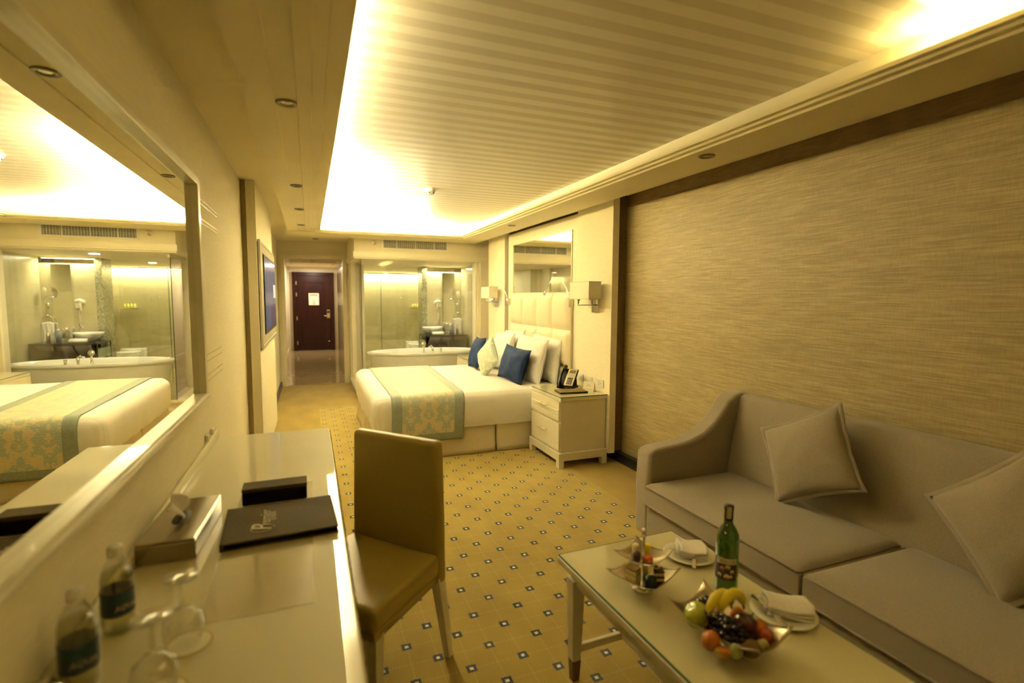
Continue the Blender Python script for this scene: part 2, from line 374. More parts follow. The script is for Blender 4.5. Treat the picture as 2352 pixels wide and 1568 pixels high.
# wall panels standing off the walls
def panel(n, x0, x1, y0, y1, z0, z1, mat, spacer):
    p = struct('trim_%d' % n, MB().box(x0, x1, y0, y1, z0, z1), mat, .002)
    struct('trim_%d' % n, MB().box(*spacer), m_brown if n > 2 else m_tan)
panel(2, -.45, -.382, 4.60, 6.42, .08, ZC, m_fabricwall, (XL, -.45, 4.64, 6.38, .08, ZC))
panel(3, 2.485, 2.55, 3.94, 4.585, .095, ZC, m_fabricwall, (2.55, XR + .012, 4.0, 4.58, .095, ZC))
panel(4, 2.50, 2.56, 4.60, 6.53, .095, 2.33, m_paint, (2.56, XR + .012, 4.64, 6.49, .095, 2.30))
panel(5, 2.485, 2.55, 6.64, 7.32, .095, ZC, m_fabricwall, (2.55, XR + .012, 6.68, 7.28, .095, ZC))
# inlaid lines on mirror wall
for zz in (1.972, 1.951, 1.877, 1.857, 1.204, 1.172, 1.103, 1.072):
    struct('trim_6', MB().box(XL, XL + .002, 2.95, 3.42, zz - .002, zz + .002), m_gold)
# header over bathroom window, cornice and jamb mouldings
hd = MB().box(.604, XR + .1, 7.72, 7.95, 2.06, ZC).box(.604, .72, 7.95, YF, 2.06, ZC)
hd.box(.590, XR + .012, 7.705, 7.95, 2.085, 2.145).box(.590, XR + .012, 7.712, 7.95, 2.066, 2.085).box(.590, .73, 7.95, 9.3, 2.066, 2.145)
hd.box(.60, XR, 7.74, 7.98, 2.045, 2.066)
struct('wall_rear', hd, m_paint, .002)
jm = MB().box(2.50, XR + .012, 7.76, 8.0, 0, 2.07).box(2.47, 2.50, 7.79, 8.0, 0, 2.06).box(2.44, 2.47, 7.83, 8.0, 0, 2.05)
struct('trim_7', jm, m_paint, .002)
ps = MB().box(.64, .73, 8.95, YF, .12, 2.06).box(.62, .66, 9.05, 9.12, .12, 2.06).box(.625, .66, 9.2, YF, .12, 2.06)
struct('trim_8', ps, m_paint, .002)
struct('trim_9', MB().box(.60, 2.66, 7.80, 7.90, .10, .125).box(.62, 2.66, 7.82, 7.90, 0, .10).box(.60, .73, 7.90, 9.30, .10, .125).box(.62, .71, 7.90, 9.30, 0, .10), M('marble_sill', (.68, .60, .40), .25, scale=5))
# opening to the corridor
ox0, ox1, oz = -.381, .538, 2.13
op = MB().box(XL - .1, ox0, YF, YF + .12, 0, ZC).box(ox1, .75, YF, YF + .12, 0, ZC).box(ox0, ox1, YF, YF + .12, oz, ZC)
struct('wall_rear', op, m_paint)
tr = MB()
for d, t in ((.0, .018), (.04, .038)):
    w_ = .095 - d
    tr.box(ox0 - w_, ox0, YF - t, YF, 0, oz + w_).box(ox1, ox1 + w_, YF - t, YF, 0, oz + w_).box(ox0 - w_, ox1 + w_, YF - t, YF, oz, oz + w_)
tr.box(ox0 - .1, ox0 + .005, YF - .035, YF, 0, .16).box(ox1 - .005, ox1 + .1, YF - .035, YF, 0, .16)
struct('trim_10', tr, m_paint, .002)
struct('wall_corridor_left', MB().box(-.7, -.56, YF + .12, 15.5, 0, 2.5), m_paint)
struct('wall_corridor_right', MB().box(.74, .9, YF + .12, 15.5, 0, 2.5), m_paint)
struct('wall_corridor_end', MB().box(-.7, .9, 15.40, 15.6, 0, 2.5), m_paint)
cc = MB().box(-.7, .9, YF + .12, 15.5, 2.30, 2.4)
for y0, y1 in ((9.9, 12.3), (12.9, 15.0)):
    cc.box(-.42, -.38, y0, y1, 2.28, 2.30).box(.56, .60, y0, y1, 2.28, 2.30).box(-.42, .60, y0, y0 + .04, 2.28, 2.30).box(-.42, .60, y1 - .04, y1, 2.28, 2.30)
struct('ceiling', cc, m_ceil)
struct('baseboard_corridor', MB().box(-.56, -.545, YF + .12, 15.4, 0, .1).box(.725, .74, YF + .12, 11.9, 0, .1), m_paint)
# closet door frames on the right corridor wall
def closet(n, y0, y1):
    r = thing('door_%d' % n, None, None, (.74, y0, 0)); r['kind'] = 'structure'
    L = y1 - y0
    MB().box(-.03, 0, 0, .07, 0, 2.12).box(-.03, 0, L - .07, L, 0, 2.12).box(-.03, 0, .07, L - .07, 2.05, 2.12).build('door_frame', m_lacq, r, bevel=.003)
    MB().box(-.012, 0, .07, L - .07, 0, 2.05).box(-.02, -.012, .2, L - .2, .2, 1.9).build('door_panel', m_paint, r, bevel=.004)
    MB().cyl((-.05, L - .14, .95), (-.05, L - .14, 1.08), .008).cyl((-.05, L - .14, 1.0), (-.01, L - .14, 1.0), .006).build('door_handle', m_brass, r)
closet(2, 12.0, 12.95); closet(3, 13.6, 14.5)
# entrance door
dr = thing('door_1', None, None, (0, 15.33, 0)); dr['kind'] = 'structure'
MB().box(-.441, -.335, -.03, .06, 0, 2.162).box(.53, .64, -.03, .06, 0, 2.162).box(-.335, .53, -.03, .06, 2.06, 2.162).build('door_frame', m_walnut, dr, bevel=.006)
dl = MB().box(-.335, .53, .0, .05, .015, 2.06)
dl.box(-.335, -.20, -.012, 0, .015, 2.06).box(.37, .53, -.012, 0, .015, 2.06).box(-.20, .37, -.012, 0, 1.88, 2.06).box(-.20, .37, -.012, 0, .015, .24)
dl.build('door_leaf', m_walnut, dr, bevel=.005)
hp = MB().box(.435, .515, -.025, -.012, .90, 1.13).build('lock_plate', m_brass, dr, bevel=.004)
MB().cyl((.475, -.075, .965), (.475, -.02, .965), .012).cyl((.485, -.07, .965), (.355, -.07, .965), .010).build('lever', m_brass, hp)
MB().box(.44, .51, -.03, -.025, 1.04, 1.10).build('card_reader', m_dark, hp)
for z in (.22, .9, 1.55, 1.86): MB().box(-.35, -.325, -.045, -.01, z - .05, z + .05).build('hinge', m_brass, dr, bevel=.003)
MB().lathe([(0, 0), (.022, 0), (.022, .02), (0, .03)], (.48, -.012, .25), 20, mat=Matrix.Rotation(PI / 2, 4, 'X')).build('door_stop_disc', m_brass, dr, smooth=True)
sg = MB().box(-.026, .236, -.02, -.013, 1.262, 1.585).build('door_notice', m_paper, None, bevel=.001); sg.location = (0, 15.33, 0)
tag(sg, 'white paper notice fixed to the mahogany entrance door', 'sign')
m_sg = M('notice_gold', (.40, .32, .10), .6); m_ink = M('grey_ink', (.35, .30, .26), .6); m_grn = M('green_print', (.05, .22, .06), .6)
MB().box(.005, .205, -.0215, -.020, 1.51, 1.565).build('heading_band', m_sg, sg)
mm = MB()
for k, (w_, z_) in enumerate(((.03, 1.45), (.09, 1.42), (.06, 1.40), (.10, 1.375), (.05, 1.355), (.08, 1.335), (.11, 1.31))): mm.box(.105 - w_ / 2, .105 + w_ / 2, -.0215, -.02, z_ - .004, z_ + .004)
mm.build('printed_lines', m_ink, sg)
MB().box(.09, .125, -.0216, -.02, 1.285, 1.305).build('green_mark', m_grn, sg)

# bathroom shell
ZB = 2.055
struct('ceiling', MB().box(.60, 2.8, 7.95, 12.6, ZB, ZB + .1), m_ceil)
struct('wall_bathroom_rear', MB().box(.60, 3.6, 12.36, 12.5, 0, ZB), m_btile)
struct('wall_bathroom_left', MB().box(.58, .70, 9.36, 12.4, 0, ZB), m_btile)
struct('wall_bathroom_right', MB().box(2.68, 2.8, 7.95, 9.5, 0, ZB), m_btile)
struct('wall_vanity', MB().box(1.965, 2.8, 9.50, 9.95, 0, 1.965), m_btile)
struct('wall_mosaic', MB().box(1.945, 1.965, 9.50, 9.95, 0, ZB).box(1.93, 2.02, 9.488, 9.50, 0, ZB), m_mosaic)
struct('wall_bathroom_right', MB().box(2.66, 2.8, 9.95, 12.4, 0, ZB), m_btile)
# glass: front pane, side pane
g1 = struct('window_1', MB().box(.709, 2.445, 7.864, 7.876, .12, 2.06), m_glass)
g2 = struct('window_2', MB().box(.705, .715, 7.876, 8.95, .12, 2.06), m_glass)
struct('trim_11', MB().box(.703, .7065, 7.858, 7.880, .12, 2.06), m_dark)

# ================================================================ CEILING FITTINGS
def downlight(loc, label, rot=0):
    r = thing('downlight', label, 'ceiling light', loc, rot, 'recessed ceiling downlights')
    MB().lathe([(.026, -.001), (.030, -.007), (.042, -.008), (.046, -.004), (.046, 0)], seg=28).build('trim_ring', M('downlight_ring', (.22, .19, .12), .35, .5), r, smooth=True)
    MB().lathe([(0, -.003), (.012, -.005), (.026, -.003), (.028, .0)], seg=24).build('lamp_face', m_silver, r, smooth=True)
    return r
d0 = downlight((-.07, 2.486, 2.327), 'unlit recessed downlight nearest the camera in the left ceiling band')
for x, y, z, lb in ((-.07, 4.264, 2.327, 'unlit recessed downlight in the left ceiling band above the television panel'), (-.07, 5.385, 2.327, 'third unlit recessed downlight along the left ceiling band'),
                    (-.07, 6.542, 2.327, 'farthest unlit recessed downlight in the left ceiling band'), (.11, 8.83, ZC, 'unlit recessed downlight in the low ceiling just before the corridor opening'),
                    (2.155, 2.439, 2.32, 'unlit recessed downlight above the sofa in the right ceiling band'), (2.17, 5.568, 2.32, 'unlit recessed downlight above the bed in the right ceiling band'),
                    (.08, 12.6, 2.30, 'recessed downlight in the corridor ceiling')):
    dup(d0, (x, y, z), label=lb)
sm = thing('smoke_detector', 'white round smoke detector on the striped ceiling', 'smoke detector', (1.035, 4.69, 2.47))
MB().lathe([(0, -.012), (.052, -.012), (.055, -.008), (.055, 0)], seg=32).build('mounting_base', m_white, sm, smooth=True)
MB().lathe([(0, -.052), (.02, -.05), (.034, -.046), (.036, -.03), (.048, -.026), (.048, -.012)], seg=32).build('sensor_head', m_white, sm, smooth=True)
for a in range(5):
    MB().box(.030, .038, -.006, .006, -.044, -.032, Matrix.Rotation(a * 2 * PI / 5 - 2.0, 4, 'Z')).build('sensor_slot', m_vent, sm)
vt = thing('air_vent', 'long white slatted air conditioning grille above the bathroom glass', 'air vent', (1.48, 7.72, 2.265))
MB().box(-.50, .50, -.012, 0, .058, .08).box(-.50, .50, -.012, 0, -.08, -.058).box(-.50, -.465, -.012, 0, -.058, .058).box(.465, .50, -.012, 0, -.058, .058).build('grille_frame', m_white, vt, bevel=.003)
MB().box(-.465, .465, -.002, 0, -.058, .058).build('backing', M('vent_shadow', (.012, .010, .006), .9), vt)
sl = MB()
for k in range(8): sl.box(-.465, .465, -.010, -.004, -.052 + k * .0148 - .002, -.052 + k * .0148 + .002)
sl.build('slats', m_white, vt)
vb = MB()
for k in range(31): vb.box(-.45 + k * .03 - .0012, -.45 + k * .03 + .0012, -.006, -.003, -.058, .058)
for k in range(-1, 2): vb.box(k * .23 * 1.2 - .004, k * .23 * 1.2 + .004, -.0105, -.003, -.058, .058)
vb.build('vertical_blades', m_white, vt)
ws = thing('wall_sensor', 'small round chrome sensor beside the air vent', 'sensor', (.885, 7.72, 2.275), (PI / 2, 0, 0))
MB().lathe([(0, .012), (.018, .012), (.02, .016), (.032, .010), (.034, 0)], seg=28).build('ring', m_chrome, ws, smooth=True)
MB().lathe([(0, .015), (.012, .013), (.018, .012)], seg=20).build('lens', m_silver, ws, smooth=True)

# ================================================================ LEFT WALL
mr = thing('wall_mirror', 'large rectangular wall mirror in a cream frame above the desk', 'mirror', (XL, 1.2, 1.0))
# frame y -0.2..2.95 z 1.0..2.07
y0, y1, z0, z1 = -1.4, 1.75, 0, 1.07
z0, z1, y1 = .032, 1.03, 1.545
MB().box(0, .035, y1 - .045, y1, z0, z1).box(0, .035, y0, y0 + .045, z0, z1).box(0, .035, y0, y1, z1 - .035, z1).box(0, .035, y0, y1, z0, z0 + .022).box(0, .041, y0, y1, z0 - .006, z0 + .010).build('frame', m_lacq, mr, bevel=.003)
MB().box(.002, .008, y0 + .03, y1 - .03, z0 + .01, z1 - .02).build('glass', m_mirror, mr)

tv = thing('television', 'wall television with a blue picture in a cream picture-style frame', 'television', (-.382, 0, 0))
MB().box(.0, .004, 4.615, 6.44, 1.06, 1.935).build('painted_gap_shadow', m_dark, tv)  # dark sheet standing in for the shadow behind the frame
fy0, fy1, fz0, fz1 = 4.63, 6.46, 1.075, 1.955
f_ = MB()
for (a, b, c, d) in ((fy0, fy0 + .26, fz0, fz1), (fy1 - .06, fy1, fz0, fz1), (fy0, fy1, fz1 - .09, fz1), (fy0, fy1, fz0, fz0 + .09)): f_.box(.004, .018, a, b, c, d)
f_.box(.004, .022, fy0, fy0 + .05, fz0, fz1).box(.004, .022, fy0, fy1, fz1 - .02, fz1).box(.004, .022, fy0, fy1, fz0, fz0 + .02)
f_.build('frame', m_lacq, tv, bevel=.002)
MB().box(.004, .024, 4.93, 6.38, 1.175, 1.855).build('bezel', m_dark, tv, bevel=.002)
def tvmat():
    m, nt, p = base('tv_picture'); vec = coordnode(nt, False)
    sx = nd(nt, 'ShaderNodeSeparateXYZ'); nt.links.new(vec, sx.inputs[0])
    top = mth(nt, 'GREATER_THAN', sx.outputs[2], 1.76); low = mth(nt, 'LESS_THAN', sx.outputs[2], 1.42)
    pan = mth(nt, 'MULTIPLY', mth(nt, 'GREATER_THAN', sx.outputs[1], 5.55), low)
    lft = mth(nt, 'LESS_THAN', sx.outputs[1], 5.25)
    n = noise_tex(nt, vec, 8, 3)
    c = mixc(nt, n, (.018, .055, .13), (.035, .09, .20)); c = mixc(nt, mth(nt, 'MULTIPLY', lft, .5), c, (.015, .022, .07))
    c = mixc(nt, top, c, (.14, .13, .17)); c = mixc(nt, pan, c, (.03, .025, .075))
    p.inputs['Base Color'].default_value = (.01, .01, .012, 1); nt.links.new(c, p.inputs['Emission Color']); p.inputs['Emission Strength'].default_value = .42
    p.inputs['Roughness'].default_value = .2; return m
MB().box(.024, .0255, 4.96, 6.35, 1.20, 1.84).build('screen', tvmat(), tv)
MB().box(.0256, .026, 6.0, 6.35, 1.48, 1.62).build('screen_card_picture', M('tv_white', (.3, .3, .33), .4, emit=(.4, .4, .45), estr=.4), tv)

# ================================================================ DESK
dk = thing('desk', 'long cream lacquered writing desk with a glossy glass top', 'desk', (XL, 1.4, 0))
L0, L1 = -1.5, 1.69     # y local
MB().box(.002, .575, L0, L1, .715, .744).build('top_board', m_desk, dk, bevel=.006, seg=3)
MB().box(.002, .569, L0, L1 - .004, .744, .75).build('glass_top', m_tabletop, dk, bevel=.0015)
rb = MB(); rb.grid(lambda u, v: (.5755 + .0022 * (round(u * 240) % 4 < 2), L0 + .02 + (L1 - L0 - .04) * u, .716 + .026 * v), 240, 1)
rb.build('ribbed_edge', m_lacq, dk)
MB().box(.02, .55, L0 + .02, L1 - .03, .60, .715).build('apron', m_desk, dk, bevel=.003)
for y in (L0 + .02, L1 - .09): MB().box(.02, .54, y, y + .05, 0, .60).build('side_panel', m_desk, dk, bevel=.004)
MB().box(.002, .018, L0, L1, .75, .785).cyl((.010, L0, .785), (.010, L1, .785), .009).build('back_rail', m_desk, dk, smooth=True)
MB().box(.478 - .25, .478, -.10, .80, .7502, .7506).build('writing_inset', M('inset_panel', (.50, .43, .22), .25, coat=1), dk)
for y in (L1 - .16, L1 - .29): MB().box(.001, .016, y, y + .035, .80, .83).build('socket_outlet', m_white, dk, bevel=.003)

bx = thing('leather_box', 'black leather box standing on the desk behind the folder', 'box', (-.137, 2.05, .751), math.radians(1))
MB().box(-.108, .108, -.035, .045, .0, .045).build('body', m_black, bx, bevel=.004, seg=3)
MB().box(-.109, .109, -.036, .046, .045, .06).build('lid', m_binder, bx, bevel=.004, seg=3)
bd = thing('leather_folder', 'dark brown leather folder with an embossed script title on the desk', 'folder', (-.105, 1.81, .751), math.radians(3))
MB().box(-.165, .165, -.14, .14, .0, .004).box(-.165, .165, -.14, .14, .018, .023).box(-.168, -.160, -.14, .14, 0, .023).build('cover', m_binder, bd, bevel=.003, seg=3)
MB().box(-.158, .162, -.135, .135, .004, .018).build('pages', m_black, bd)
text('title', 'P', .085, m_gold, bd, frame3((-.055, -.065, .0236), (0, 1, 0), (-1, 0, 0)), shear=.35)
text('title', 'remier', .046, m_gold, bd, frame3((-.048, .015, .0236), (0, 1, 0), (-1, 0, 0)), shear=.35)
MB().tube([(-.055 + .034 * math.cos(a), -.068 + .026 * math.sin(a), .0236) for a in [i * .26 for i in range(22)]], .0009, 4).build('swash', m_gold, bd)
text('subtitle', 'LE REVE', .02, m_gold, bd, frame3((-.024, .022, .0236), (0, 1, 0), (-1, 0, 0)))

tb = thing('tissue_box', 'metallic tissue box with a tissue pulled out, beside the wall on the desk', 'tissue box', (-.388, 1.82, .751), math.radians(-3))
MB().box(-.075, .075, -.17, .17, 0, .055).build('body', M('gunmetal', (.36, .31, .22), .18, 1), tb, bevel=.004)
MB().box(-.074, .074, -.169, .169, .055, .062).build('lid', bpy.data.materials['gunmetal'], tb, bevel=.002)
MB().lathe([(0, .0625), (.022, .063), (.024, .062)], (0, 0, 0), 24, 1, 2.4).build('slot', m_vent, tb)
t = MB(); t.grid(lambda u, v: (.012 * math.sin(v * 4 + u * 5) - .02 * v * v + .012 * math.sin(u * 9) * v, (u - .5) * (.05 + .07 * v) + .015 * v, .060 + .078 * v * (1 - .45 * abs(2 * u - 1))), 20, 12); t.build('tissue', m_napkin, tb, smooth=True, solid=.0012)

def water_bottle(loc, rz, label):
    r = thing('water_bottle', label, 'water bottle', loc, rz, 'clear water bottles by the wall mirror')
    MB().lathe([(0, .004), (.024, 0), (.030, .004), (.0315, .02), (.0300, .03), (.0315, .04), (.0315, .075), (.030, .085), (.0315, .095), (.031, .125), (.026, .145), (.0135, .17), (.0125, .178)], seg=32).build('bottle_body', m_clear, r, smooth=True)
    MB().lathe([(0, .006), (.028, .006), (.0295, .03), (.0295, .12), (.025, .14), (0, .14)], seg=28).build('water', arch_glass('water', (.80, .78, .55), 1.33), r, smooth=True)
    MB().lathe([(0, .195), (.0135, .195), (.0145, .192), (.0145, .176), (.0135, .175)], seg=28).build('cap', m_white, r, smooth=True)
    l = MB().lathe([(.0322, .045), (.0322, .098)], seg=36).build('label', M('bottle_label', (.012, .018, .05), .35, col2=(.01, .05, .05), scale=30), r, smooth=True)
    text('label_text', 'AQUA', .015, M('label_text', (.5, .42, .35), .5), l, frame3((.0327, 0, .065), (0, 1, 0), (0, 0, 1)) , shear=.3)
    return r
wb = water_bottle((-.418, 1.345, .7515), math.radians(-50), 'clear water bottle with a dark blue label, farther of the two by the mirror')
dup(wb, (-.428, 1.165, .7515), math.radians(-60), 'clear water bottle with a dark blue label, nearer of the two by the mirror')
def wine_glass(loc, label):
    r = thing('wine_glass', label, 'glass', loc, 0, 'stemmed glasses standing upside down on paper coasters')
    MB().lathe([(.031, 0), (.037, .02), (.039, .04), (.034, .062), (.018, .078), (.004, .083), (.0035, .14), (.006, .146), (.034, .150), (.034, .152), (.005, .150), (0, .150)], seg=40).build('glass_body', m_clear, r, smooth=True)
    return r
g = wine_glass((-.272, 1.235, .7535), 'upside-down stemmed glass on a gold-rimmed coaster, farther of the pair')
g_ = dup(g, (-.290, 1.09, .7535), 0, 'upside-down stemmed glass on a gold-rimmed coaster, nearer of the pair')
def coaster(x, y, label):
    r = thing('coaster', label, 'coaster', (x, y, .751), 0, 'gold-rimmed paper coasters')
    MB().lathe([(0, 0), (.045, 0), (.045, .0015), (0, .0015)], seg=40).build('paper_disc', m_paper, r)
    MB().lathe([(.041, .0015), (.045, .0015), (.045, .0021), (.041, .0021), (.041, .0015)], seg=40).build('gold_rim', M('gold_rim', (.55, .36, .03), .35), r)
    return r
c1 = coaster(-.262, 1.235, 'round white paper coaster with a gold rim under the farther glass')
dup(c1, (-.282, 1.09, .751), 0, 'round white paper coaster with a gold rim under the nearer glass')
tm = thing('tumbler', 'small clear glass tumbler upside down near the mirror, closest to the camera', 'glass', (-.44, 1.03, .7515))
MB().lathe([(.030, 0), (.034, .09), (.033, .095), (0, .095)], seg=36).build('glass_body', m_clear, tm, smooth=True)

# ================================================================ DESK CHAIR
ch = thing('dining_chair', 'cream leather upholstered chair pulled up to the desk', 'chair', (.345, 2.175, 0), math.radians(-48.2))
MB().prism([(-.234, .33), (.234, .33), (.232, .60), (.222, .925), (-.222, .925), (-.232, .60)], 'y', -.055, .0).build('backrest', m_chairl, ch, bevel=.022, seg=5)
MB().prism([(-.232, -.05), (.232, -.05), (.262, -.47), (-.262, -.47)], 'z', .375, .465).build('seat', m_chairl, ch, bevel=.022, seg=5)
MB().prism([(-.225, -.06), (.225, -.06), (.255, -.46), (-.255, -.46)], 'z', .345, .378).build('seat_rail', m_chairl, ch, bevel=.006)
for s_ in (-1, 1):
    lg = MB(); top = (s_ * .205, -.03, .36); bot = (s_ * .238, .0, 0)
    for P0, P1 in ((top, bot),):
        vs = [(bot[0] + a * .014, bot[1] + b * .014, 0) for a, b in ((-1, -1), (1, -1), (1, 1), (-1, 1))] + [(top[0] + a * .024, top[1] + b * .022, .36) for a, b in ((-1, -1), (1, -1), (1, 1), (-1, 1))]
        lg.poly(vs, [(3, 2, 1, 0), (4, 5, 6, 7), (0, 1, 5, 4), (1, 2, 6, 5), (2, 3, 7, 6), (3, 0, 4, 7)])
    lg.build('leg', m_lacq, ch, bevel=.003)
    lg = MB(); top = (s_ * .23, -.43, .36); bot = (s_ * .24, -.44, 0)
    vs = [(bot[0] + a * .014, bot[1] + b * .014, 0) for a, b in ((-1, -1), (1, -1), (1, 1), (-1, 1))] + [(top[0] + a * .022, top[1] + b * .022, .36) for a, b in ((-1, -1), (1, -1), (1, 1), (-1, 1))]
    lg.poly(vs, [(3, 2, 1, 0), (4, 5, 6, 7), (0, 1, 5, 4), (1, 2, 6, 5), (2, 3, 7, 6), (3, 0, 4, 7)])
    lg.build('leg', m_lacq, ch, bevel=.003)
MB().tube([(.215, -.028, .90), (.228, -.028, .6), (.231, -.028, .35)], .0022, 6).build('piping', m_chairl, ch)

# ================================================================ COFFEE TABLE
ct = thing('coffee_table', 'cream coffee table with a glass top and brown-capped legs before the sofa', 'coffee table', (1.17, 1.19, 0), math.radians(1.5))
W, D = .28, .56
MB().box(-W, W, -D, D, .468, .494).build('top_board', m_lacq, ct, bevel=.005, seg=3)
MB().box(-W + .008, W - .008, -D + .008, D - .008, .494, .50).build('glass_top', m_tabletop, ct, bevel=.001)
e = MB()
for a in ((-W + .004, -W + .008, -D + .004, D - .004), (W - .008, W - .004, -D + .004, D - .004), (-W + .004, W - .004, D - .008, D - .004), (-W + .004, W - .004, -D + .004, -D + .008)): e.box(a[0], a[1], a[2], a[3], .494, .4995)
e.build('glass_edge', m_edge, ct)
MB().box(-W + .04, W - .04, -D + .04, D - .04, .40, .468).build('apron', m_lacq, ct, bevel=.003)
for sx_ in (-1, 1):
    for sy_ in (-1, 1):
        cx_, cy_ = sx_ * (W - .055), sy_ * (D - .055)
        def q(z, h): return [(cx_ + a * h, cy_ + b * h, z) for a, b in ((-1, -1), (1, -1), (1, 1), (-1, 1))]
        F6 = [(3, 2, 1, 0), (4, 5, 6, 7), (0, 1, 5, 4), (1, 2, 6, 5), (2, 3, 7, 6), (3, 0, 4, 7)]
        l = MB().poly(q(.09, .018) + q(.42, .027), F6).build('leg', m_lacq, ct, bevel=.002)
        MB().poly(q(0, .0145) + q(.09, .0185), F6).build('leg_cap', m_leg, l, bevel=.002)
MB().box(-W + .06, W - .06, D - .065, D - .045, .115, .145).box(-W + .06, W - .06, -D + .045, -D + .065, .115, .145).box(-.012, .012, -D + .055, D - .055, .118, .142).build('stretcher', m_lacq, ct, bevel=.003)

TT = .501
def dish(mb, w_, l_, h, z0, pin=.10, n=16):
    def fn(u, v):
        a = 2 * u - 1; b = 2 * v - 1
        x = a * w_ / 2 * (1 - pin * (1 - b * b)); y = b * l_ / 2 * (1 - pin * (1 - a * a))
        return (x, y, z0 + h * (.5 * (a * a) ** 1.2 + .5 * (b * b) ** 1.2))
    mb.grid(fn, n, n); return mb
# tiered stand
st = thing('tiered_stand', 'two-tier silver cake stand on the coffee table', 'cake stand', (1.045, 1.42, TT), math.radians(24))
MB().lathe([(0, 0), (.035, 0), (.036, .006), (.012, .012), (.008, .03), (.0045, .034), (.0045, .185), (.009, .187), (.009, .191), (.005, .195), (.0075, .202), (.0085, .208), (.006, .214), (0, .216)], seg=24).build('pole', m_chrome, st, smooth=True)
dish(MB(), .185, .185, .042, .032).build('lower_dish', m_silver, st, smooth=True, solid=.0016)
dish(MB(), .150, .150, .036, .105).build('upper_dish', m_silver, st, smooth=True, solid=.0016)
def mat_s(n, c, **k): return M(n, c, k.pop('rough', .45), **k)
def solo(name, label, cat, mb, mat, loc, rot=None, group=None, **k):
    o = mb.build(name, mat, None, loc=loc, rot=rot, **k); return tag(o, label, cat, group)
m_cake = mat_s('layered_chocolate', (.50, .32, .10), rough=.7)
pz = 'petits fours on the cake stand'
z1_, z2_ = TT + .112, TT + .039
def macaron(x, y, z, r, h, mat, name, label):
    return solo(name, label, 'pastry', MB().lathe([(0, h), (r * .8, h), (r, h * .85), (r, 0), (0, 0)], seg=24), mat, (x, y, z), smooth=True, group=pz)
macaron(1.036, 1.452, z1_, .013, .034, mat_s('white_cream', (.80, .70, .42)), 'pastry', 'pale cream-topped pastry on the upper tier')
macaron(1.012, 1.413, z1_, .0135, .026, mat_s('dark_chocolate', (.05, .02, .008)), 'pastry', 'dark chocolate round pastry on the upper tier')
macaron(1.069, 1.432, z1_, .013, .036, mat_s('yellow_marzipan', (.70, .60, .02)), 'pastry', 'bright yellow domed pastry on the upper tier')
solo('pastry', 'orange square petit four on the upper tier', 'pastry', MB().box(-.015, .015, -.012, .012, 0, .018), mat_s('orange_icing', (.62, .12, .015)), (1.042, 1.392, z1_), (0, 0, .3), group=pz, bevel=.004, seg=3)
def slice_(loc, rot, m1, m2, label, topm):
    r = thing('cake_slice', label, 'cake', loc, rot, pz)
    a = MB(); b = MB()
    for k in range(4): (a if k % 2 == 0 else b).prism([(-.018, -.022), (.018, -.018), (.016, .02), (-.016, .02)], 'z', k * .009, k * .009 + .009)
    a.build('sponge_layers', m1, r); b.build('cream_layers', m2, r)
    MB().prism([(-.018, -.022), (.018, -.018), (.016, .02), (-.016, .02)], 'z', .036, .041).build('glaze', topm, r, bevel=.001)
    return r
s1 = slice_((1.008, 1.425, z2_), .4, mat_s('pale_sponge', (.62, .48, .16)), mat_s('vanilla_cream', (.75, .66, .34)), 'yellow vanilla cake slice on the lower tier', mat_s('caramel', (.30, .18, .05)))
slice_((1.082, 1.385, z2_), -.5, mat_s('choc_sponge', (.03, .012, .004)), mat_s('coffee_cream', (.62, .46, .18)), 'dark chocolate layered cake slice on the lower tier', mat_s('choc_glaze', (.02, .008, .003)))
macaron(1.040, 1.370, z2_, .019, .03, mat_s('dark_green_icing', (.008, .035, .025)), 'pastry', 'dark green round pastry on the lower tier')
macaron(1.062, 1.440, z2_, .016, .03, mat_s('yellow_tart', (.66, .52, .08)), 'pastry', 'yellow round tart behind the dark cake on the lower tier')
fl = thing('sugar_flower', 'small red and cream fruit decoration on the chocolate cake slice', 'cake decoration', (1.078, 1.392, z2_ + .041))
MB().lathe([(0, .002), (.010, .001), (.013, .006), (.011, .006), (0, .004)], seg=12).build('cream_petals', mat_s('cream_petal', (.72, .58, .25)), fl, smooth=True)
MB().ball((0, 0, .006), .006, 12).build('berry', mat_s('red_berry', (.30, .02, .01), rough=.2), fl, smooth=True)

# plates with napkins and cutlery
def plate(loc, rz, label):
    r = thing('dessert_plate', label, 'plate', loc, rz, 'white plates on the coffee table')
    MB().lathe([(0, .003), (.055, .003), (.065, .008), (.095, .014), (.098, .013), (.066, .004), (.05, .0), (0, 0)], seg=48).build('plate_body', m_plate, r, smooth=True)
    return r
def napkin(loc, rz, w_, l_, label, group='folded napkins on plates'):
    r = thing('napkin', label, 'napkin', loc, rz, group)
    for k in range(3):
        q = MB(); q.grid(lambda u, v: ((u - .5) * w_ + .003 * k * math.sin(v * 5), (v - .5) * l_, .008 * k + .003 + .005 * math.sin(v * PI) + .003 * math.sin(u * 6 + k) + .0015 * k), 12, 14)
        q.build('fold', m_napkin, r, smooth=True, solid=.0065)
    MB().tube([(-w_ / 2, -l_ / 2 + .01, .013), (-w_ / 2, 0, .017), (-w_ / 2, l_ / 2 - .01, .013)], .010, 10).build('folded_edge', m_napkin, r, smooth=True)
    return r
p1 = plate((1.352, 1.545, TT), 0, 'white round plate at the far end of the coffee table behind the wine bottle')
p2 = dup(p1, (1.372, 1.135, TT), 0, 'white round plate beside the fruit bowl near the sofa')
napkin((1.362, 1.545, TT + .012), math.radians(-35), .10, .115, 'patterned folded napkin on the plate behind the wine bottle')
napkin((1.392, 1.135, TT + .012), math.radians(-40), .13, .10, 'plain white folded napkin on the plate beside the fruit bowl')
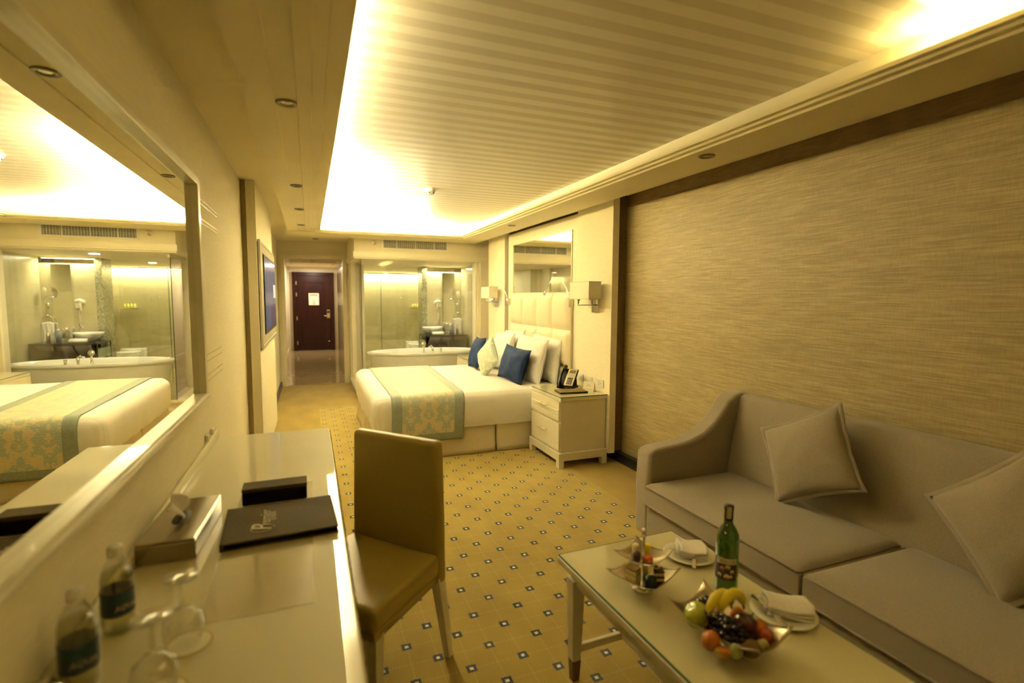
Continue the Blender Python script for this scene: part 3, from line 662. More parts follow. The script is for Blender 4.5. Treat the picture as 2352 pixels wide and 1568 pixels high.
def knife(loc, rz, label):
    r = thing('knife', label, 'knife', loc, rz, 'knives tucked in the napkins')
    MB().prism([(-.006, 0), (.006, 0), (.009, .06), (.004, .085), (-.006, .08)], 'z', 0, .0015).build('blade', m_silver, r)
    MB().tube([(0, 0, .001), (0, -.08, .001)], [.004, .006], 8).build('handle', m_silver, r, smooth=True)
    return r
k1 = knife((1.325, 1.490, TT + .024), math.radians(140), 'silver knife tucked into the patterned napkin')
dup(k1, (1.318, 1.14, TT + .026), math.radians(170), 'silver knife tucked into the plain napkin by the fruit bowl')

# wine bottle
m_wine = M('green_bottle_glass', (.07, .20, .006), .05, coat=1, col2=(.02, .08, .003), scale=10)
m_wine.node_tree.nodes['Principled BSDF'].inputs['Transmission Weight'].default_value = .55
wn = thing('wine_bottle', 'green glass bottle of white wine with a dark label, standing on the coffee table', 'wine bottle', (1.309, 1.312, TT), math.radians(-137))
MB().lathe([(0, .006), (.03, .0), (.0365, .004), (.0375, .012), (.0375, .185), (.035, .205), (.024, .226), (.0155, .238), (.0145, .25), (.0140, .285), (.0155, .286), (.0155, .296), (0, .296)], seg=48).build('bottle_glass', m_wine, wn, smooth=True)
MB().lathe([(.0148, .252), (.0150, .285), (.0160, .286), (.0160, .299), (0, .2995)], seg=32).build('foil_capsule', m_black, wn, smooth=True)
def arc_patch(r, a0, a1, z0, z1, n=16):
    m = MB(); m.grid(lambda u, v: (r * math.cos(a0 + (a1 - a0) * u), r * math.sin(a0 + (a1 - a0) * u), z0 + (z1 - z0) * v), n, 1); return m
m_wl = M('wine_label_dark', (.035, .015, .008), .4); m_wc = M('label_cream', (.62, .55, .33), .5)
lb = arc_patch(.0382, -1.25, .95, .052, .125).build('label', m_wl, wn, smooth=True)
arc_patch(.0385, -.85, .93, .108, .128).build('label_name_band', m_wc, lb, smooth=True)
# letters on the band, each bent to the glass
for i, chh in enumerate('OBELISK'):
    a = -.62 + i * .225
    text('letter', chh, .0165, M('label_ink', (.25, .19, .09), .5) if i == 0 else bpy.data.materials['label_ink'], lb, frame3((.0388 * math.cos(a), .0388 * math.sin(a), .1175), (-math.sin(a), math.cos(a), 0), (0, 0, 1)), .0002)
m_fig = M('label_figure', (.70, .58, .30), .5); m_fig2 = M('label_figure_brown', (.30, .10, .03), .5)
for a, z, s_ in ((-.35, .092, 1), (.12, .098, 1.1), (.5, .084, .9), (-.55, .068, 1), (.05, .066, 1.2), (.4, .066, .8)):
    mt = frame3((.0386 * math.cos(a), .0386 * math.sin(a), z), (-math.sin(a), math.cos(a), 0), (0, 0, 1))
    MB().lathe([(0, .0007), (.007 * s_, .0005), (.0072 * s_, 0)], seg=14, mat=mt).build('printed_figure', m_fig, lb)
    MB().lathe([(0, .0011), (.004 * s_, .0009), (.0041 * s_, 0)], seg=12, mat=mt @ Matrix.Translation((0, -.004 * s_, 0))).build('printed_figure', m_fig2, lb)
arc_patch(.0165, -.35, .6, .258, .2995, 6).build('tax_seal', M('seal_paper', (.55, .44, .24), .6), wn, smooth=True)

# fruit bowl
fb = thing('fruit_bowl', 'rectangular silver fruit bowl with raised corners on the coffee table', 'bowl', (1.105, 1.095, TT), math.radians(13))
dish(MB(), .175, .285, .074, .024, .05, 20).build('bowl_body', m_bowl, fb, smooth=True, solid=.002)
MB().lathe([(0, .028), (.012, .026), (.008, .016), (.012, .008), (.022, .003), (.022, 0), (0, 0)], seg=24).build('foot', m_chrome, fb, smooth=True)
FZ = TT + .025
def fruit(name, label, loc, r, mat, sc=(1, 1, 1), rot=(0, 0, 0), cat='fruit', stem=None, dimple=.0, leaf=None):
    o = thing(name, label, cat, loc, rot, None)
    m = MB(); n = 14; pr = []
    for i in range(n + 1):
        a = PI * i / n; rr = r * math.sin(a); z = -r * math.cos(a)
        z -= dimple * r * math.exp(-(rr / (r * .35)) ** 2) * (1 if z > 0 else -1) * 1.0
        pr.append((rr, z * sc[2]))
    m.lathe(pr, seg=28, sx=sc[0], sy=sc[1]); m.build('flesh', mat, o, smooth=True)
    if stem: MB().tube([(0, 0, r * sc[2] * (1 - dimple) - .002), (.002, .001, r * sc[2] * (1 - dimple) + .008), (.004, .002, r * sc[2] + .010)], .0012, 6).build('stem', m_leg, o)
    return o
m_apple = M('green_apple', (.42, .46, .02), .22, col2=(.50, .52, .05), scale=20, coat=.3)
fruit('apple', 'yellow-green apple at the left end of the fruit bowl', (1.045, 1.155, FZ + .040), .038, m_apple, (1, 1, .94), (-.3, -.6, 0), 'apple', True, .22)
m_or = M('orange_peel', (.50, .14, .005), .35, scale=80, bump=.2)
fruit('orange', 'orange fruit at the front left of the fruit bowl', (1.012, 1.060, FZ + .028), .025, m_or, (1, 1, 1.15), (.4, .2, 0), 'orange')
m_rd = M('dark_red_skin', (.045, .004, .002), .3, coat=.2, col2=(.09, .012, .004), scale=15)
fruit('apple', 'dark red apple in the middle right of the fruit bowl', (1.138, 1.060, FZ + .047), .033, m_rd, (1, 1, .92), (.2, .5, 0), 'apple', True, .2)
fruit('orange', 'small orange behind the dark red apple in the fruit bowl', (1.172, 1.045, FZ + .035), .024, m_or, cat='orange')
fruit('tomato', 'red-orange fruit at the right corner of the fruit bowl', (1.168, 1.018, FZ + .032), .020, M('red_orange', (.45, .08, .01), .25, coat=.3), cat='fruit')
m_kiwi = M('kiwi_skin', (.16, .08, .02), .85, scale=200, bump=.4)
fruit('kiwi', 'brown kiwi fruit at the near right of the fruit bowl', (1.090, .996, FZ + .026), .024, m_kiwi, (1, 1, 1.25), (.9, .5, 0), 'kiwi')
m_gv = M('green_guava', (.34, .36, .08), .4, col2=(.42, .42, .14), scale=25)
fruit('guava', 'pale green guava at the near side of the fruit bowl', (1.050, 1.008, FZ + .022), .019, m_gv, (1, 1, 1.2), (.5, -.4, 0), 'fruit')
m_st = M('red_yellow_skin', (.50, .07, .01), .35, col2=(.58, .42, .06), scale=18, stretch=(1, 1, 1))
fruit('strawberry', 'small red and yellow fruit at the near left of the fruit bowl', (1.018, 1.022, FZ + .018), .013, m_st, (1, 1, 1.7), (1.5, .2, .9), 'fruit')
m_stp = M('striped_skin', (.45, .40, .14), .4, col2=(.05, .07, .03), scale=40, stretch=(1, .2, .2), detail=1, lo=.45, hi=.55)
fruit('passion_fruit', 'green striped fruit at the right end of the fruit bowl', (1.128, .994, FZ + .026), .019, m_stp, (1, .8, 1.15), (.3, .3, 0), 'fruit')
fruit('orange', 'orange half hidden behind the bananas in the fruit bowl', (1.165, 1.115, FZ + .034), .024, m_or, cat='orange')
def banana(loc, rz, tilt, label):
    r = thing('banana', label, 'banana', loc, (tilt, 0, rz), 'bananas in the fruit bowl')
    pts = []; rad = []
    for i in range(15):
        t_ = i / 14; a = -1.25 + 2.5 * t_
        pts.append((0, .060 * math.sin(a), .066 * math.cos(a))); rad.append(.0155 * (1 - abs(2 * t_ - 1) ** 4) ** .5 * (.9 + .1 * math.sin(PI * t_)) + .0028)
    MB().tube(pts, rad, 6).build('peel', bpy.data.materials.get('banana_peel') or M('banana_peel', (.74, .58, .02), .4, col2=(.45, .30, .02), scale=14, stretch=(1, 1, 1), lo=.55, hi=.8), r, smooth=True, bevel=0, sub=1)
    MB().tube([pts[-1], (0, pts[-1][1] + .006, pts[-1][2] - .012)], [.0042, .003], 8).build('stem', m_leg, r, smooth=True)
    return r
b1_ = banana((1.088, 1.112, FZ + .050), math.radians(-78), -.12, 'left of the two yellow bananas arching over the fruit bowl')
dup(b1_, (1.118, 1.098, FZ + .053), (-.12, 0, math.radians(-80)), 'right of the two yellow bananas arching over the fruit bowl')
gr = thing('grape_bunch', 'bunch of dark purple grapes heaped in the middle of the fruit bowl', 'grapes', (1.085, 1.07, FZ + .03))
m_gr = M('dark_grape', (.008, .002, .003), .35, spec=.35, coat=.08, col2=(.016, .005, .004), scale=30)
gpos = []
for i in range(900):
    a, rr = random.uniform(0, 2 * PI), math.sqrt(random.random()) * .055
    p = Vector((math.cos(a) * rr * .75, math.sin(a) * rr, random.uniform(-.004, .036 * (1 - (rr / .065) ** 2))))
    if all((p - q_).length > .0145 for q_ in gpos): gpos.append(p)
gpos = gpos[:56] + [Vector((-.035, .035, .03)), Vector((-.03, .05, .034)), Vector((.0, .105, .022)), Vector((.008, .095, .030)), Vector((-.008, .112, .026)), Vector((.012, .108, .034)), Vector((.002, .09, .04))]
g0 = None
for p in gpos:
    if g0 is None:
        g0 = MB().ball((0, 0, 0), .0102, 14, sc=(1, 1, 1.15)).build('grape', m_gr, gr, smooth=True); g0.location = p
    else:
        g_ = g0.copy(); COL.objects.link(g_); g_.parent = gr; g_.location = p; g_.rotation_euler = (random.random() * 2, random.random() * 2, 0)
MB().tube([(-.02, .06, .03), (0, .03, .04), (.0, 0, .03), (.01, -.03, .02)], .0016, 6).build('stalk', m_leg, gr)

# ================================================================ SOFA
so = thing('sofa', 'taupe fabric sofa with sweeping arm against the gold wallpapered wall', 'sofa', (1.80, 0, 0), 0)
SY0, SY1 = .37, 2.465
def lx(x): return x - 1.80
MB().box(lx(1.822), lx(2.58), SY0, SY1, .08, .288).build('base', m_sofa, so, bevel=.015, seg=4)
def cushion_block(mb, x0, x1, y0, y1, z0, z1, crown=.018, e=.12):
    def side(u, v, top):
        X = x0 + (x1 - x0) * u; Y = y0 + (y1 - y0) * v
        d = min(u * (x1 - x0), (1 - u) * (x1 - x0), v * (y1 - y0), (1 - v) * (y1 - y0))
        c = crown * (1 - math.exp(-d / e * 1.5)); rd = .02 * math.exp(-(d / .018) ** 1.2)
        z = (z1 + c - rd) if top else z0
        return (X, Y, z + .003 * noise.noise(Vector((X * 4, Y * 4, 0))))
    us = [0, .01, .02, .04] + [i / 24 for i in range(2, 23)] + [.96, .98, .99, 1]
    V = {}
    for t_ in (0, 1):
        for i, u in enumerate(us):
            for j, v in enumerate(us): V[t_, i, j] = mb.bm.verts.new(side(u, v, t_))
    n = len(us)
    for i in range(n - 1):
        for j in range(n - 1):
            mb.bm.faces.new([V[1, i, j], V[1, i + 1, j], V[1, i + 1, j + 1], V[1, i, j + 1]]); mb.bm.faces.new([V[0, i, j], V[0, i, j + 1], V[0, i + 1, j + 1], V[0, i + 1, j]])
        for a, b in (((i, 0), (i + 1, 0)), ((i, n - 1), (i + 1, n - 1)), ((0, i), (0, i + 1)), ((n - 1, i), (n - 1, i + 1))):
            mb.bm.faces.new([V[1, a[0], a[1]], V[1, b[0], b[1]], V[0, b[0], b[1]], V[0, a[0], a[1]]])
    return mb
m_pipe = M('sofa_piping', (.24, .19, .125), .9, scale=300)
for a, b in ((SY0 + .003, 1.410), (1.424, SY1 - .003)):
    c_ = cushion_block(MB(), lx(1.80), lx(2.46), a, b, .292, .418).build('seat_cushion', m_sofa, so, smooth=True, bevel=.006, seg=3)
    X0, X1 = lx(1.799), lx(2.45)
    for zz in (.405, .300): MB().tube([(X1, a + .004, zz), (X0 + .01, a + .004, zz), (X0, a + .014, zz), (X0, b - .014, zz), (X0 + .01, b - .004, zz), (X1, b - .004, zz)], .0045, 8).build('piping', m_pipe, c_, smooth=True)
bk = MB(); prof = [(lx(2.40), .285), (lx(2.435), .50), (lx(2.475), .72), (lx(2.50), .86), (lx(2.515), .893), (lx(2.55), .905), (lx(2.60), .895), (lx(2.625), .86), (lx(2.62), .1), (lx(2.44), .1)]
bk.prism(prof, 'y', SY0 - .0, SY1 + .0); bk.build('backrest', m_sofa, so, bevel=.012, seg=4)
armp = [(1.835, .075), (1.83, .40), (1.838, .575), (1.862, .604), (1.93, .612), (2.05, .622), (2.15, .640), (2.25, .675), (2.33, .735), (2.39, .805), (2.43, .860), (2.475, .897), (2.53, .908), (2.59, .902), (2.628, .87), (2.63, .075)]
for a, b in ((SY1, SY1 + .135), (SY0 - .135, SY0)):
    MB().prism([(lx(x), z) for x, z in armp], 'y', a, b).build('arm', m_sofa, so, bevel=.028, seg=6)
for y in (SY0 - .08, SY1 + .07):
    for x in (1.88, 2.56): MB().cyl((lx(x), y, 0), (lx(x), y, .08), .018, .025).build('foot', m_leg, so, smooth=True)

def cushion(name, label, cat, loc, rot, w_, h_, t_, mat, flange=0, group=None, wr=.006, seed=0, pin=.07):
    o = thing(name, label, cat, loc, 0, group)
    o.matrix_world = Matrix.Translation(loc) @ rot
    m = MB(); n = 26
    def fn(sgn):
        def f(u, v):
            a, b = 2 * u - 1, 2 * v - 1
            x = a * w_ / 2 * (1 - pin * (1 - b * b)); y = b * h_ / 2 * (1 - pin * (1 - a * a))
            th = t_ / 2 * (max(0, (1 - a * a)) ** .48) * (max(0, (1 - b * b)) ** .48)
            q = Vector((a * 2.2 + seed, b * 2.2, sgn * 3)); e = 1 - max(abs(a), abs(b)) ** 6
            th += wr * e * (noise.noise(q * 1.3) + .5 * noise.noise(Vector((a * 7 + seed, b * 2, sgn))))
            return (x, y, sgn * max(th, 0) + .004 * math.sin(a * 3 + seed) * (b))
        return f
    uv = lambda u, v: ((u - .5) * w_ + .19, v * h_)
    m.grid(fn(1), n, n, uv); m.grid(fn(-1), n, n, uv)
    bmesh.ops.remove_doubles(m.bm, verts=m.bm.verts, dist=.0006)
    m.build('cushion_body', mat, o, smooth=True)
    if flange:
        f2 = MB()
        N = 120; 
        def per(t, off, k):
            s_ = (t * 4) % 4; i = int(s_); f = s_ - i; q = [(-1, -1), (1, -1), (1, 1), (-1, 1), (-1, -1)]
            a = q[i][0] + (q[i + 1][0] - q[i][0]) * f; b = q[i][1] + (q[i + 1][1] - q[i][1]) * f
            x = a * w_ / 2 * (1 - pin * (1 - b * b)); y = b * h_ / 2 * (1 - pin * (1 - a * a))
            g = 1 + off / (w_ / 2)
            return (x * g, y * g, k * .003 * math.sin(t * 90 + seed))
        f2.grid(lambda u, v: per(u, -.012 + v * (flange + .012), v), N, 2); f2.build('flange', mat, o, smooth=True, solid=.005)
    else:
        pts = []
        for i in range(81):
            s_ = (i / 80 * 4) % 4; k = int(s_); f = s_ - k; q = [(-1, -1), (1, -1), (1, 1), (-1, 1), (-1, -1)]
            a = q[k][0] + (q[k + 1][0] - q[k][0]) * f; b = q[k][1] + (q[k + 1][1] - q[k][1]) * f
            pts.append((a * w_ / 2 * (1 - pin * (1 - b * b)), b * h_ / 2 * (1 - pin * (1 - a * a)), .004 * math.sin(a * 3 + seed) * b))
        MB().tube(pts, .0035, 6).build('piping', mat, o, smooth=True)
    return o
def facing(n, up_angle=0):   # rotation: local z -> n (pointing out), local y up, then roll
    n = Vector(n).normalized(); up = Vector((0, 0, 1)); y = (up - n * up.dot(n)).normalized(); x = y.cross(n)
    Rm = Matrix(((x.x, y.x, n.x, 0), (x.y, y.y, n.y, 0), (x.z, y.z, n.z, 0), (0, 0, 0, 1)))
    return Rm @ Matrix.Rotation(up_angle, 4, 'Z')
cg = 'taupe cushions on the sofa'
cushion('sofa_cushion', 'taupe throw cushion leaning at an angle near the far arm of the sofa', 'cushion', (2.345, 1.845, .70), facing((-1, 0, .22), math.radians(28)), .46, .40, .15, m_sofa, .016, cg, seed=1)
cushion('sofa_cushion', 'taupe throw cushion at the right edge of the photo on the sofa', 'cushion', (2.33, .985, .70), facing((-1, .05, .22), math.radians(45)), .43, .42, .15, m_sofa, .016, cg, seed=4)

# ================================================================ BED
BX0, BX1, BY0, BY1 = .555, 2.415, 4.685, 6.66
bed = thing('bed', 'large double bed with white linen and a beige pleated skirt', 'bed', (0, 0, 0))
def sk_panel(p0, p1, n_out, name='skirt_panel'):
    p0, p1 = Vector(p0), Vector(p1); n_ = Vector(n_out)
    m = MB()
    def f(u, v):
        p = p0.lerp(p1, u); e = min(u, 1 - u) * (p1 - p0).length
        out = .012 + .035 * (1 - v) ** 1.2 + .006 * math.sin(u * 9) * (1 - v) - .012 * math.exp(-e / .02)
        return (p.x + n_.x * out, p.y + n_.y * out, .008 + .33 * v)
    m.grid(f, 40, 8); return m.build(name, m_skirt, bed, smooth=True, solid=.004)
ym = 4.69
sk_panel((.57, ym, 0), (1.655, ym, 0), (0, -1, 0)); sk_panel((1.668, ym, 0), (2.44, ym, 0), (0, -1, 0))
sk_panel((.56, 4.69, 0), (.56, 5.70, 0), (-1, 0, 0)); sk_panel((.56, 5.712, 0), (.56, 6.69, 0), (-1, 0, 0))
sk_panel((.57, 6.69, 0), (2.44, 6.69, 0), (0, 1, 0))
MB().box(.58, 2.44, 4.705, 6.68, .06, .33).build('bed_base', m_skirt, bed)
for x, y in ((.64, 4.77), (.64, 6.6), (2.38, 4.77), (2.38, 6.6)): MB().cyl((x, y, 0), (x, y, .06), .025).build('leg', m_dark, bed)
def rbox(x0, x1, y0, y1, zb, zt, r, nx, ny, nz, wrinkle):
    m = MB(); pts = {}
    def P(i, j, k):
        if (i, j, k) in pts: return pts[i, j, k]
        p = Vector((x0 + (x1 - x0) * i / nx, y0 + (y1 - y0) * j / ny, zb + (zt - zb) * k / nz))
        c = Vector((min(max(p.x, x0 + r), x1 - r), min(max(p.y, y0 + r), y1 - r), min(p.z, zt - r)))
        d = p - c
        if d.length > 1e-7:
            dn = d.normalized(); p = c + dn * r
            h = Vector((dn.x, dn.y, 0))
            if h.length > .3 and k < nz:
                fz = (zt - p.z) / (zt - zb); s_ = (p.x * abs(dn.y) + p.y * abs(dn.x))
                p += h.normalized() * wrinkle * (fz * (.5 * math.sin(s_ * 17) * noise.noise(Vector((s_ * 2.3, 0, 1))) + .9 * noise.noise(Vector((s_ * 6, p.z * 3, 5)))) + math.sin(PI * min(1, fz)) * .8)
        if k == 0: p.z += .010 * noise.noise(Vector((p.x * 4, p.y * 4, 9)))
        p.z += .004 * noise.noise(p * 3)
        pts[i, j, k] = m.bm.verts.new(p); return pts[i, j, k]
    def face(*q):
        try: m.bm.faces.new([P(*a) for a in q])
        except ValueError: pass
    for i in range(nx):
        for j in range(ny): face((i, j, nz), (i + 1, j, nz), (i + 1, j + 1, nz), (i, j + 1, nz))
    for k in range(nz):
        for i in range(nx): face((i, 0, k), (i + 1, 0, k), (i + 1, 0, k + 1), (i, 0, k + 1)); face((i, ny, k), (i, ny, k + 1), (i + 1, ny, k + 1), (i + 1, ny, k))
        for j in range(ny): face((0, j, k), (0, j, k + 1), (0, j + 1, k + 1), (0, j + 1, k)); face((nx, j, k), (nx, j + 1, k), (nx, j + 1, k + 1), (nx, j, k + 1))
    return m
def linen_mat():
    m, nt, p = base('white_striped_sateen'); vec = coordnode(nt)
    sx = nd(nt, 'ShaderNodeSeparateXYZ'); nt.links.new(vec, sx.inputs[0])
    f = mth(nt, 'FRACT', mth(nt, 'DIVIDE', sx.outputs[1], .03)); s = mth(nt, 'GREATER_THAN', f, .5)
    nt.links.new(mixc(nt, s, (.88, .85, .78), (.84, .80, .72)), p.inputs['Base Color'])
    nt.links.new(mth(nt, 'ADD', mth(nt, 'MULTIPLY', s, .25), .5), p.inputs['Roughness']); return m
m_sat = linen_mat()
rbox(BX0 - .045, BX1, BY0 - .045, BY1 + .03, .275, .600, .085, 90, 90, 14, .018).build('sheet', m_sat, bed, smooth=True)
MB().box(.60, 2.42, 4.72, 6.66, .33, .56).build('mattress', m_sheet, bed)
# runner
rn = MB(); yA, yB, zt, r = BY0 - .052, BY1 + .038, .607, .09
path = []
for z in [.168 + i * (.607 - .09 - .168) / 14 for i in range(15)]: path.append((yA - .010 * math.sin((z - .168) * 9) - .004, z))
for i in range(1, 9): a = PI - i / 9 * PI / 2; path.append((yA + r + r * math.cos(a), zt - r + r * math.sin(a)))
for i in range(61): path.append((yA + r + (yB - yA - 2 * r) * i / 60, zt))
for i in range(1, 9): a = PI / 2 - i / 9 * PI / 2; path.append((yB - r + r * math.cos(a), zt - r + r * math.sin(a)))
for i in range(12): path.append((yB, zt - r - i * .03))
cum = [0]
for a, b in zip(path, path[1:]): cum.append(cum[-1] + math.dist(a, b))
nv = 36; nu = len(path) - 1
def rf(u, v):
    i = round(u * nu); y, z = path[i]; t_ = cum[i] / cum[-1]
    xa = .655 + .02 * t_ + .0 * t_; xb = 1.318 + .12 * t_
    x = xa + (xb - xa) * v
    return (x, y - (.008 * noise.noise(Vector((x * 5, z * 4, 2))) if z < .5 else 0), z + .003 * noise.noise(Vector((x * 3, y * 3, 4))))
V, fs = rn.grid(rf, nu, nv, lambda u, v: (v * .76, cum[round(u * nu)]))
bw = .105; hem = .075
for k, f in enumerate(fs):
    i, j = divmod(k, nv); vv = (j + .5) / nv
    if vv < .13 or vv > .87 or cum[i] < hem or cum[i] > cum[-1] - hem: f.material_index = 1
ro = rn.build('bed_runner', [m_damask, m_band], None, smooth=True, solid=.008)
tag(ro, 'gold and teal damask bed runner with grey-teal borders across the foot of the bed', 'bed runner')

# headboard
hb = thing('headboard', 'cream leather headboard tufted in square panels on the bedroom wall', 'headboard', (2.50, 4.675, 0))
MB().box(-.03, -.002, 0, 1.655, .30, 1.545).build('backing_board', m_leather, hb, bevel=.004)
HW = 1.655 / 4
for zz0, zz1 in ((.42, .795), (.795, 1.165), (1.165, 1.548)):
    for k in range(4):
        m = MB(); n = 12
        def f(u, v, k=k, a=zz0, b=zz1):
            p, q = 2 * u - 1, 2 * v - 1; th = .034 * (max(0, 1 - p ** 6) ** .5) * (max(0, 1 - q ** 6) ** .5) + .014 * (1 - p * p) * (1 - q * q)
            return (-.028 - th, k * HW + HW * u, a + (b - a) * v)
        m.grid(f, n, n); m.build('tufted_panel', m_leather, hb, smooth=True)
hm = thing('headboard_mirror', 'rectangular mirror set in the wall panel above the headboard', 'mirror', (2.50, 4.72, 1.56))
MB().box(-.004, 0, .0, 1.62, 0, .615).build('glass', m_mirror, hm)
MB().box(-.012, 0, -.012, 0, 0, .627).box(-.012, 0, 1.62, 1.632, 0, .627).box(-.012, 0, -.012, 1.632, .615, .627).build('frame', m_lacq, hm, bevel=.002)

pg = 'white bed pillows'
def P3(name, label, cat, c, n, roll, w_, h_, t_, mat, **k): return cushion(name, label, cat, c, facing(n, roll), w_, h_, t_, mat, **k)
P3('pillow', 'large white pillow against the headboard on the near side', 'pillow', (2.395, 5.14, .835), (-1, -.03, .12), math.radians(-2), .72, .50, .17, m_sheet, flange=.0, group=pg, seed=2, wr=.012)
P3('pillow', 'large white pillow standing in front of another on the near side, behind the navy cushion', 'pillow', (2.225, 5.17, .835), (-1, -.05, .22), math.radians(-2), .70, .49, .19, m_sheet, flange=.012, group=pg, seed=5, wr=.012)
P3('pillow', 'large white pillow against the headboard on the far side', 'pillow', (2.395, 6.10, .84), (-1, .03, .15), math.radians(4), .72, .50, .17, m_sheet, flange=.0, group=pg, seed=9, wr=.012)
P3('pillow', 'large white pillow on the far side behind the patterned cushion', 'pillow', (2.235, 6.06, .825), (-1, .04, .25), math.radians(3), .70, .47, .19, m_sheet, flange=.012, group=pg, seed=12, wr=.012)
ng = 'navy velvet cushions on the bed'
P3('velvet_cushion', 'navy velvet cushion on the near side of the bed', 'cushion', (2.03, 5.14, .785), (-1, -.12, .30), math.radians(-3), .56, .38, .16, m_navy, group=ng, seed=3, wr=.012, pin=.09)
P3('velvet_cushion', 'navy velvet cushion on the far side of the bed', 'cushion', (1.965, 6.25, .80), (-1, .10, .30), math.radians(3), .54, .40, .15, m_navy, group=ng, seed=7, wr=.01, pin=.09)
P3('patterned_cushion', 'pale blue and gold damask cushion standing between the two navy cushions', 'cushion', (1.90, 5.63, .805), (-1, -.15, .20), math.radians(40), .37, .37, .15, m_damask2, seed=11, pin=.05)

# ================================================================ NIGHTSTANDS
def nightstand(loc, label):
    r = thing('nightstand', label, 'nightstand', loc, 0, 'cream bedside cabinets'); w_, d_ = .463, .62
    MB().box(.004, w_ - .006, .008, d_ - .008, .135, .595).build('body', m_lacq, r, bevel=.003)
    MB().box(-.006, w_, -.004, d_ + .004, .597, .628).build('top_board', m_lacq, r, bevel=.003)
    MB().box(-.006, w_, -.004, d_ + .004, .6285, .635).build('glass_top', m_tabletop, r, bevel=.001)
    e = MB().box(-.0085, -.006, -.0065, d_ + .0065, .6285, .6345).box(-.0085, w_, -.0065, -.004, .6285, .6345).build('glass_edge', m_edge, r)
    b = MB().box(-.022, w_, -.018, d_ + .018, .065, .135)
    b.build('plinth', m_lacq, r, bevel=.003)
    for x in (-.022, w_ - .05):
        for y in (-.018, d_ - .042): MB().box(x, x + .05, y, y + .06, 0, .065).build('foot', m_lacq, r, bevel=.002)
    for z0_, z1_, rib in ((.415, .590, True), (.150, .400, False)):
        m = MB().box(-.014, .004, .012, d_ - .012, z0_, z1_)
        if rib:
            for k in range(4): m.box(-.019, -.014, .012, d_ - .012, z0_ + .012 + k * .024, z0_ + .030 + k * .024)
        d = m.build('drawer', m_lacq, r, bevel=.003)
        zc = (z0_ + z1_) / 2 + .02
        MB().cyl((-.045, d_ / 2 - .075, zc), (-.045, d_ / 2 + .075, zc), .006).cyl((-.045, d_ / 2 - .05, zc), (-.012, d_ / 2 - .05, zc), .004).cyl((-.045, d_ / 2 + .05, zc), (-.012, d_ / 2 + .05, zc), .004).build('handle', m_steel, d)
    return r
ns = nightstand((2.018, 3.975, 0), 'cream two-drawer nightstand on the near side of the bed, with telephone')
dup(ns, (2.018, 6.755, 0), 0, 'cream nightstand on the far side of the bed beside the bathroom glass')
NZ = .636
ph = thing('telephone', 'black desk telephone with silver keypad on the near nightstand', 'telephone', (2.30, 4.40, NZ), math.radians(-52))
# local: keypad slopes up toward +y, faces -y
sl_ = Matrix.Rotation(math.radians(48), 4, 'X')
MB().box(-.085, .085, -.07, .07, 0, .02).build('base', m_black, ph, bevel=.006, seg=3)
MB().prism([(.0, .01), (.075, .01), (.055, .11), (.03, .12)], 'x', -.06, .07).build('stand', m_black, ph, bevel=.004)
hs = MB().box(-.085, .085, -.075, .125, -.012, .012, Matrix.Translation((0, -.01, .075)) @ sl_).build('console', m_black, ph, bevel=.006, seg=3)
MB().box(-.01, .08, -.07, .12, .012, .015, Matrix.Translation((0, -.01, .075)) @ sl_).build('face_plate', m_steel, hs, bevel=.002)
kp = MB()
for a in range(3):
    for b in range(4): kp.box(.010 + a * .020, .022 + a * .020, -.058 + b * .020, -.046 + b * .020, .015, .019, Matrix.Translation((0, -.01, .075)) @ sl_)
kp.build('keypad', m_black, hs)
MB().box(.008, .07, .07, .105, .015, .0165, Matrix.Translation((0, -.01, .075)) @ sl_).build('display', M('lcd', (.12, .12, .05), .3), hs)
hp_ = []
for i in range(11):
    t_ = i / 10; hp_.append(Matrix.Translation((0, -.01, .075)) @ sl_ @ Vector((-.048, -.095 + .24 * t_, .018 + .035 * math.sin(PI * t_))))
MB().tube(hp_, [.018, .022, .018, .013, .012, .012, .012, .013, .018, .022, .018], 12).build('handset', m_black, ph, smooth=True)
fo = thing('leather_folder', 'thin black leather folder on the near nightstand', 'folder', (2.215, 4.165, NZ), math.radians(-8))
MB().box(-.135, .135, -.085, .085, 0, .004).box(-.135, .135, -.085, .085, .013, .017).build('cover', m_binder, fo, bevel=.002)
MB().box(-.131, .133, -.082, .082, .004, .013).build('pages', m_black, fo)
tc = thing('tent_card', 'small folded cream card standing on the near nightstand', 'card', (2.405, 4.165, NZ), math.radians(-55))
MB().poly([(-.055, -.028, 0), (.055, -.028, 0), (.055, 0, .088), (-.055, 0, .088), (.055, .028, 0), (-.055, .028, 0)], [(0, 1, 2, 3), (3, 2, 4, 5)]).build('card', m_paper, tc, solid=.0012)
MB().box(-.02, .02, -.0135, -.013, .047, .051).box(-.012, .012, -.0105, -.010, .06, .063).box(-.045, .045, -.0235, -.023, .017, .019).build('printed_lines', m_gold, tc)

def wall_plate(y, label, kind):
    r = thing('switch_plate' if kind else 'wall_socket', label, 'switch' if kind else 'socket', (2.485, y, .715), 0)
    MB().box(-.009, 0, -.058, .058, -.038, .038).build('plate', m_white, r, bevel=.002)
    if kind:
        for k in range(3): MB().box(-.012, -.009, -.036 + k * .025, -.014 + k * .025, -.024, .024).build('rocker', m_white, r, bevel=.001)
    else:
        for yy, z in ((.022, .012), (.022, -.012), (-.008, 0)): MB().box(-.0095, -.009, yy - .004, yy + .004, z - .005, z + .005).build('socket_hole', m_dark, r)
    return r
wall_plate(4.475, 'cream switch plate beside the bed, farthest of the three in the row', 1)
wall_plate(4.29, 'cream switch plate in the middle of the row above the nightstand', 1)
wall_plate(4.095, 'cream power socket above the nightstand, nearest of the row', 0)

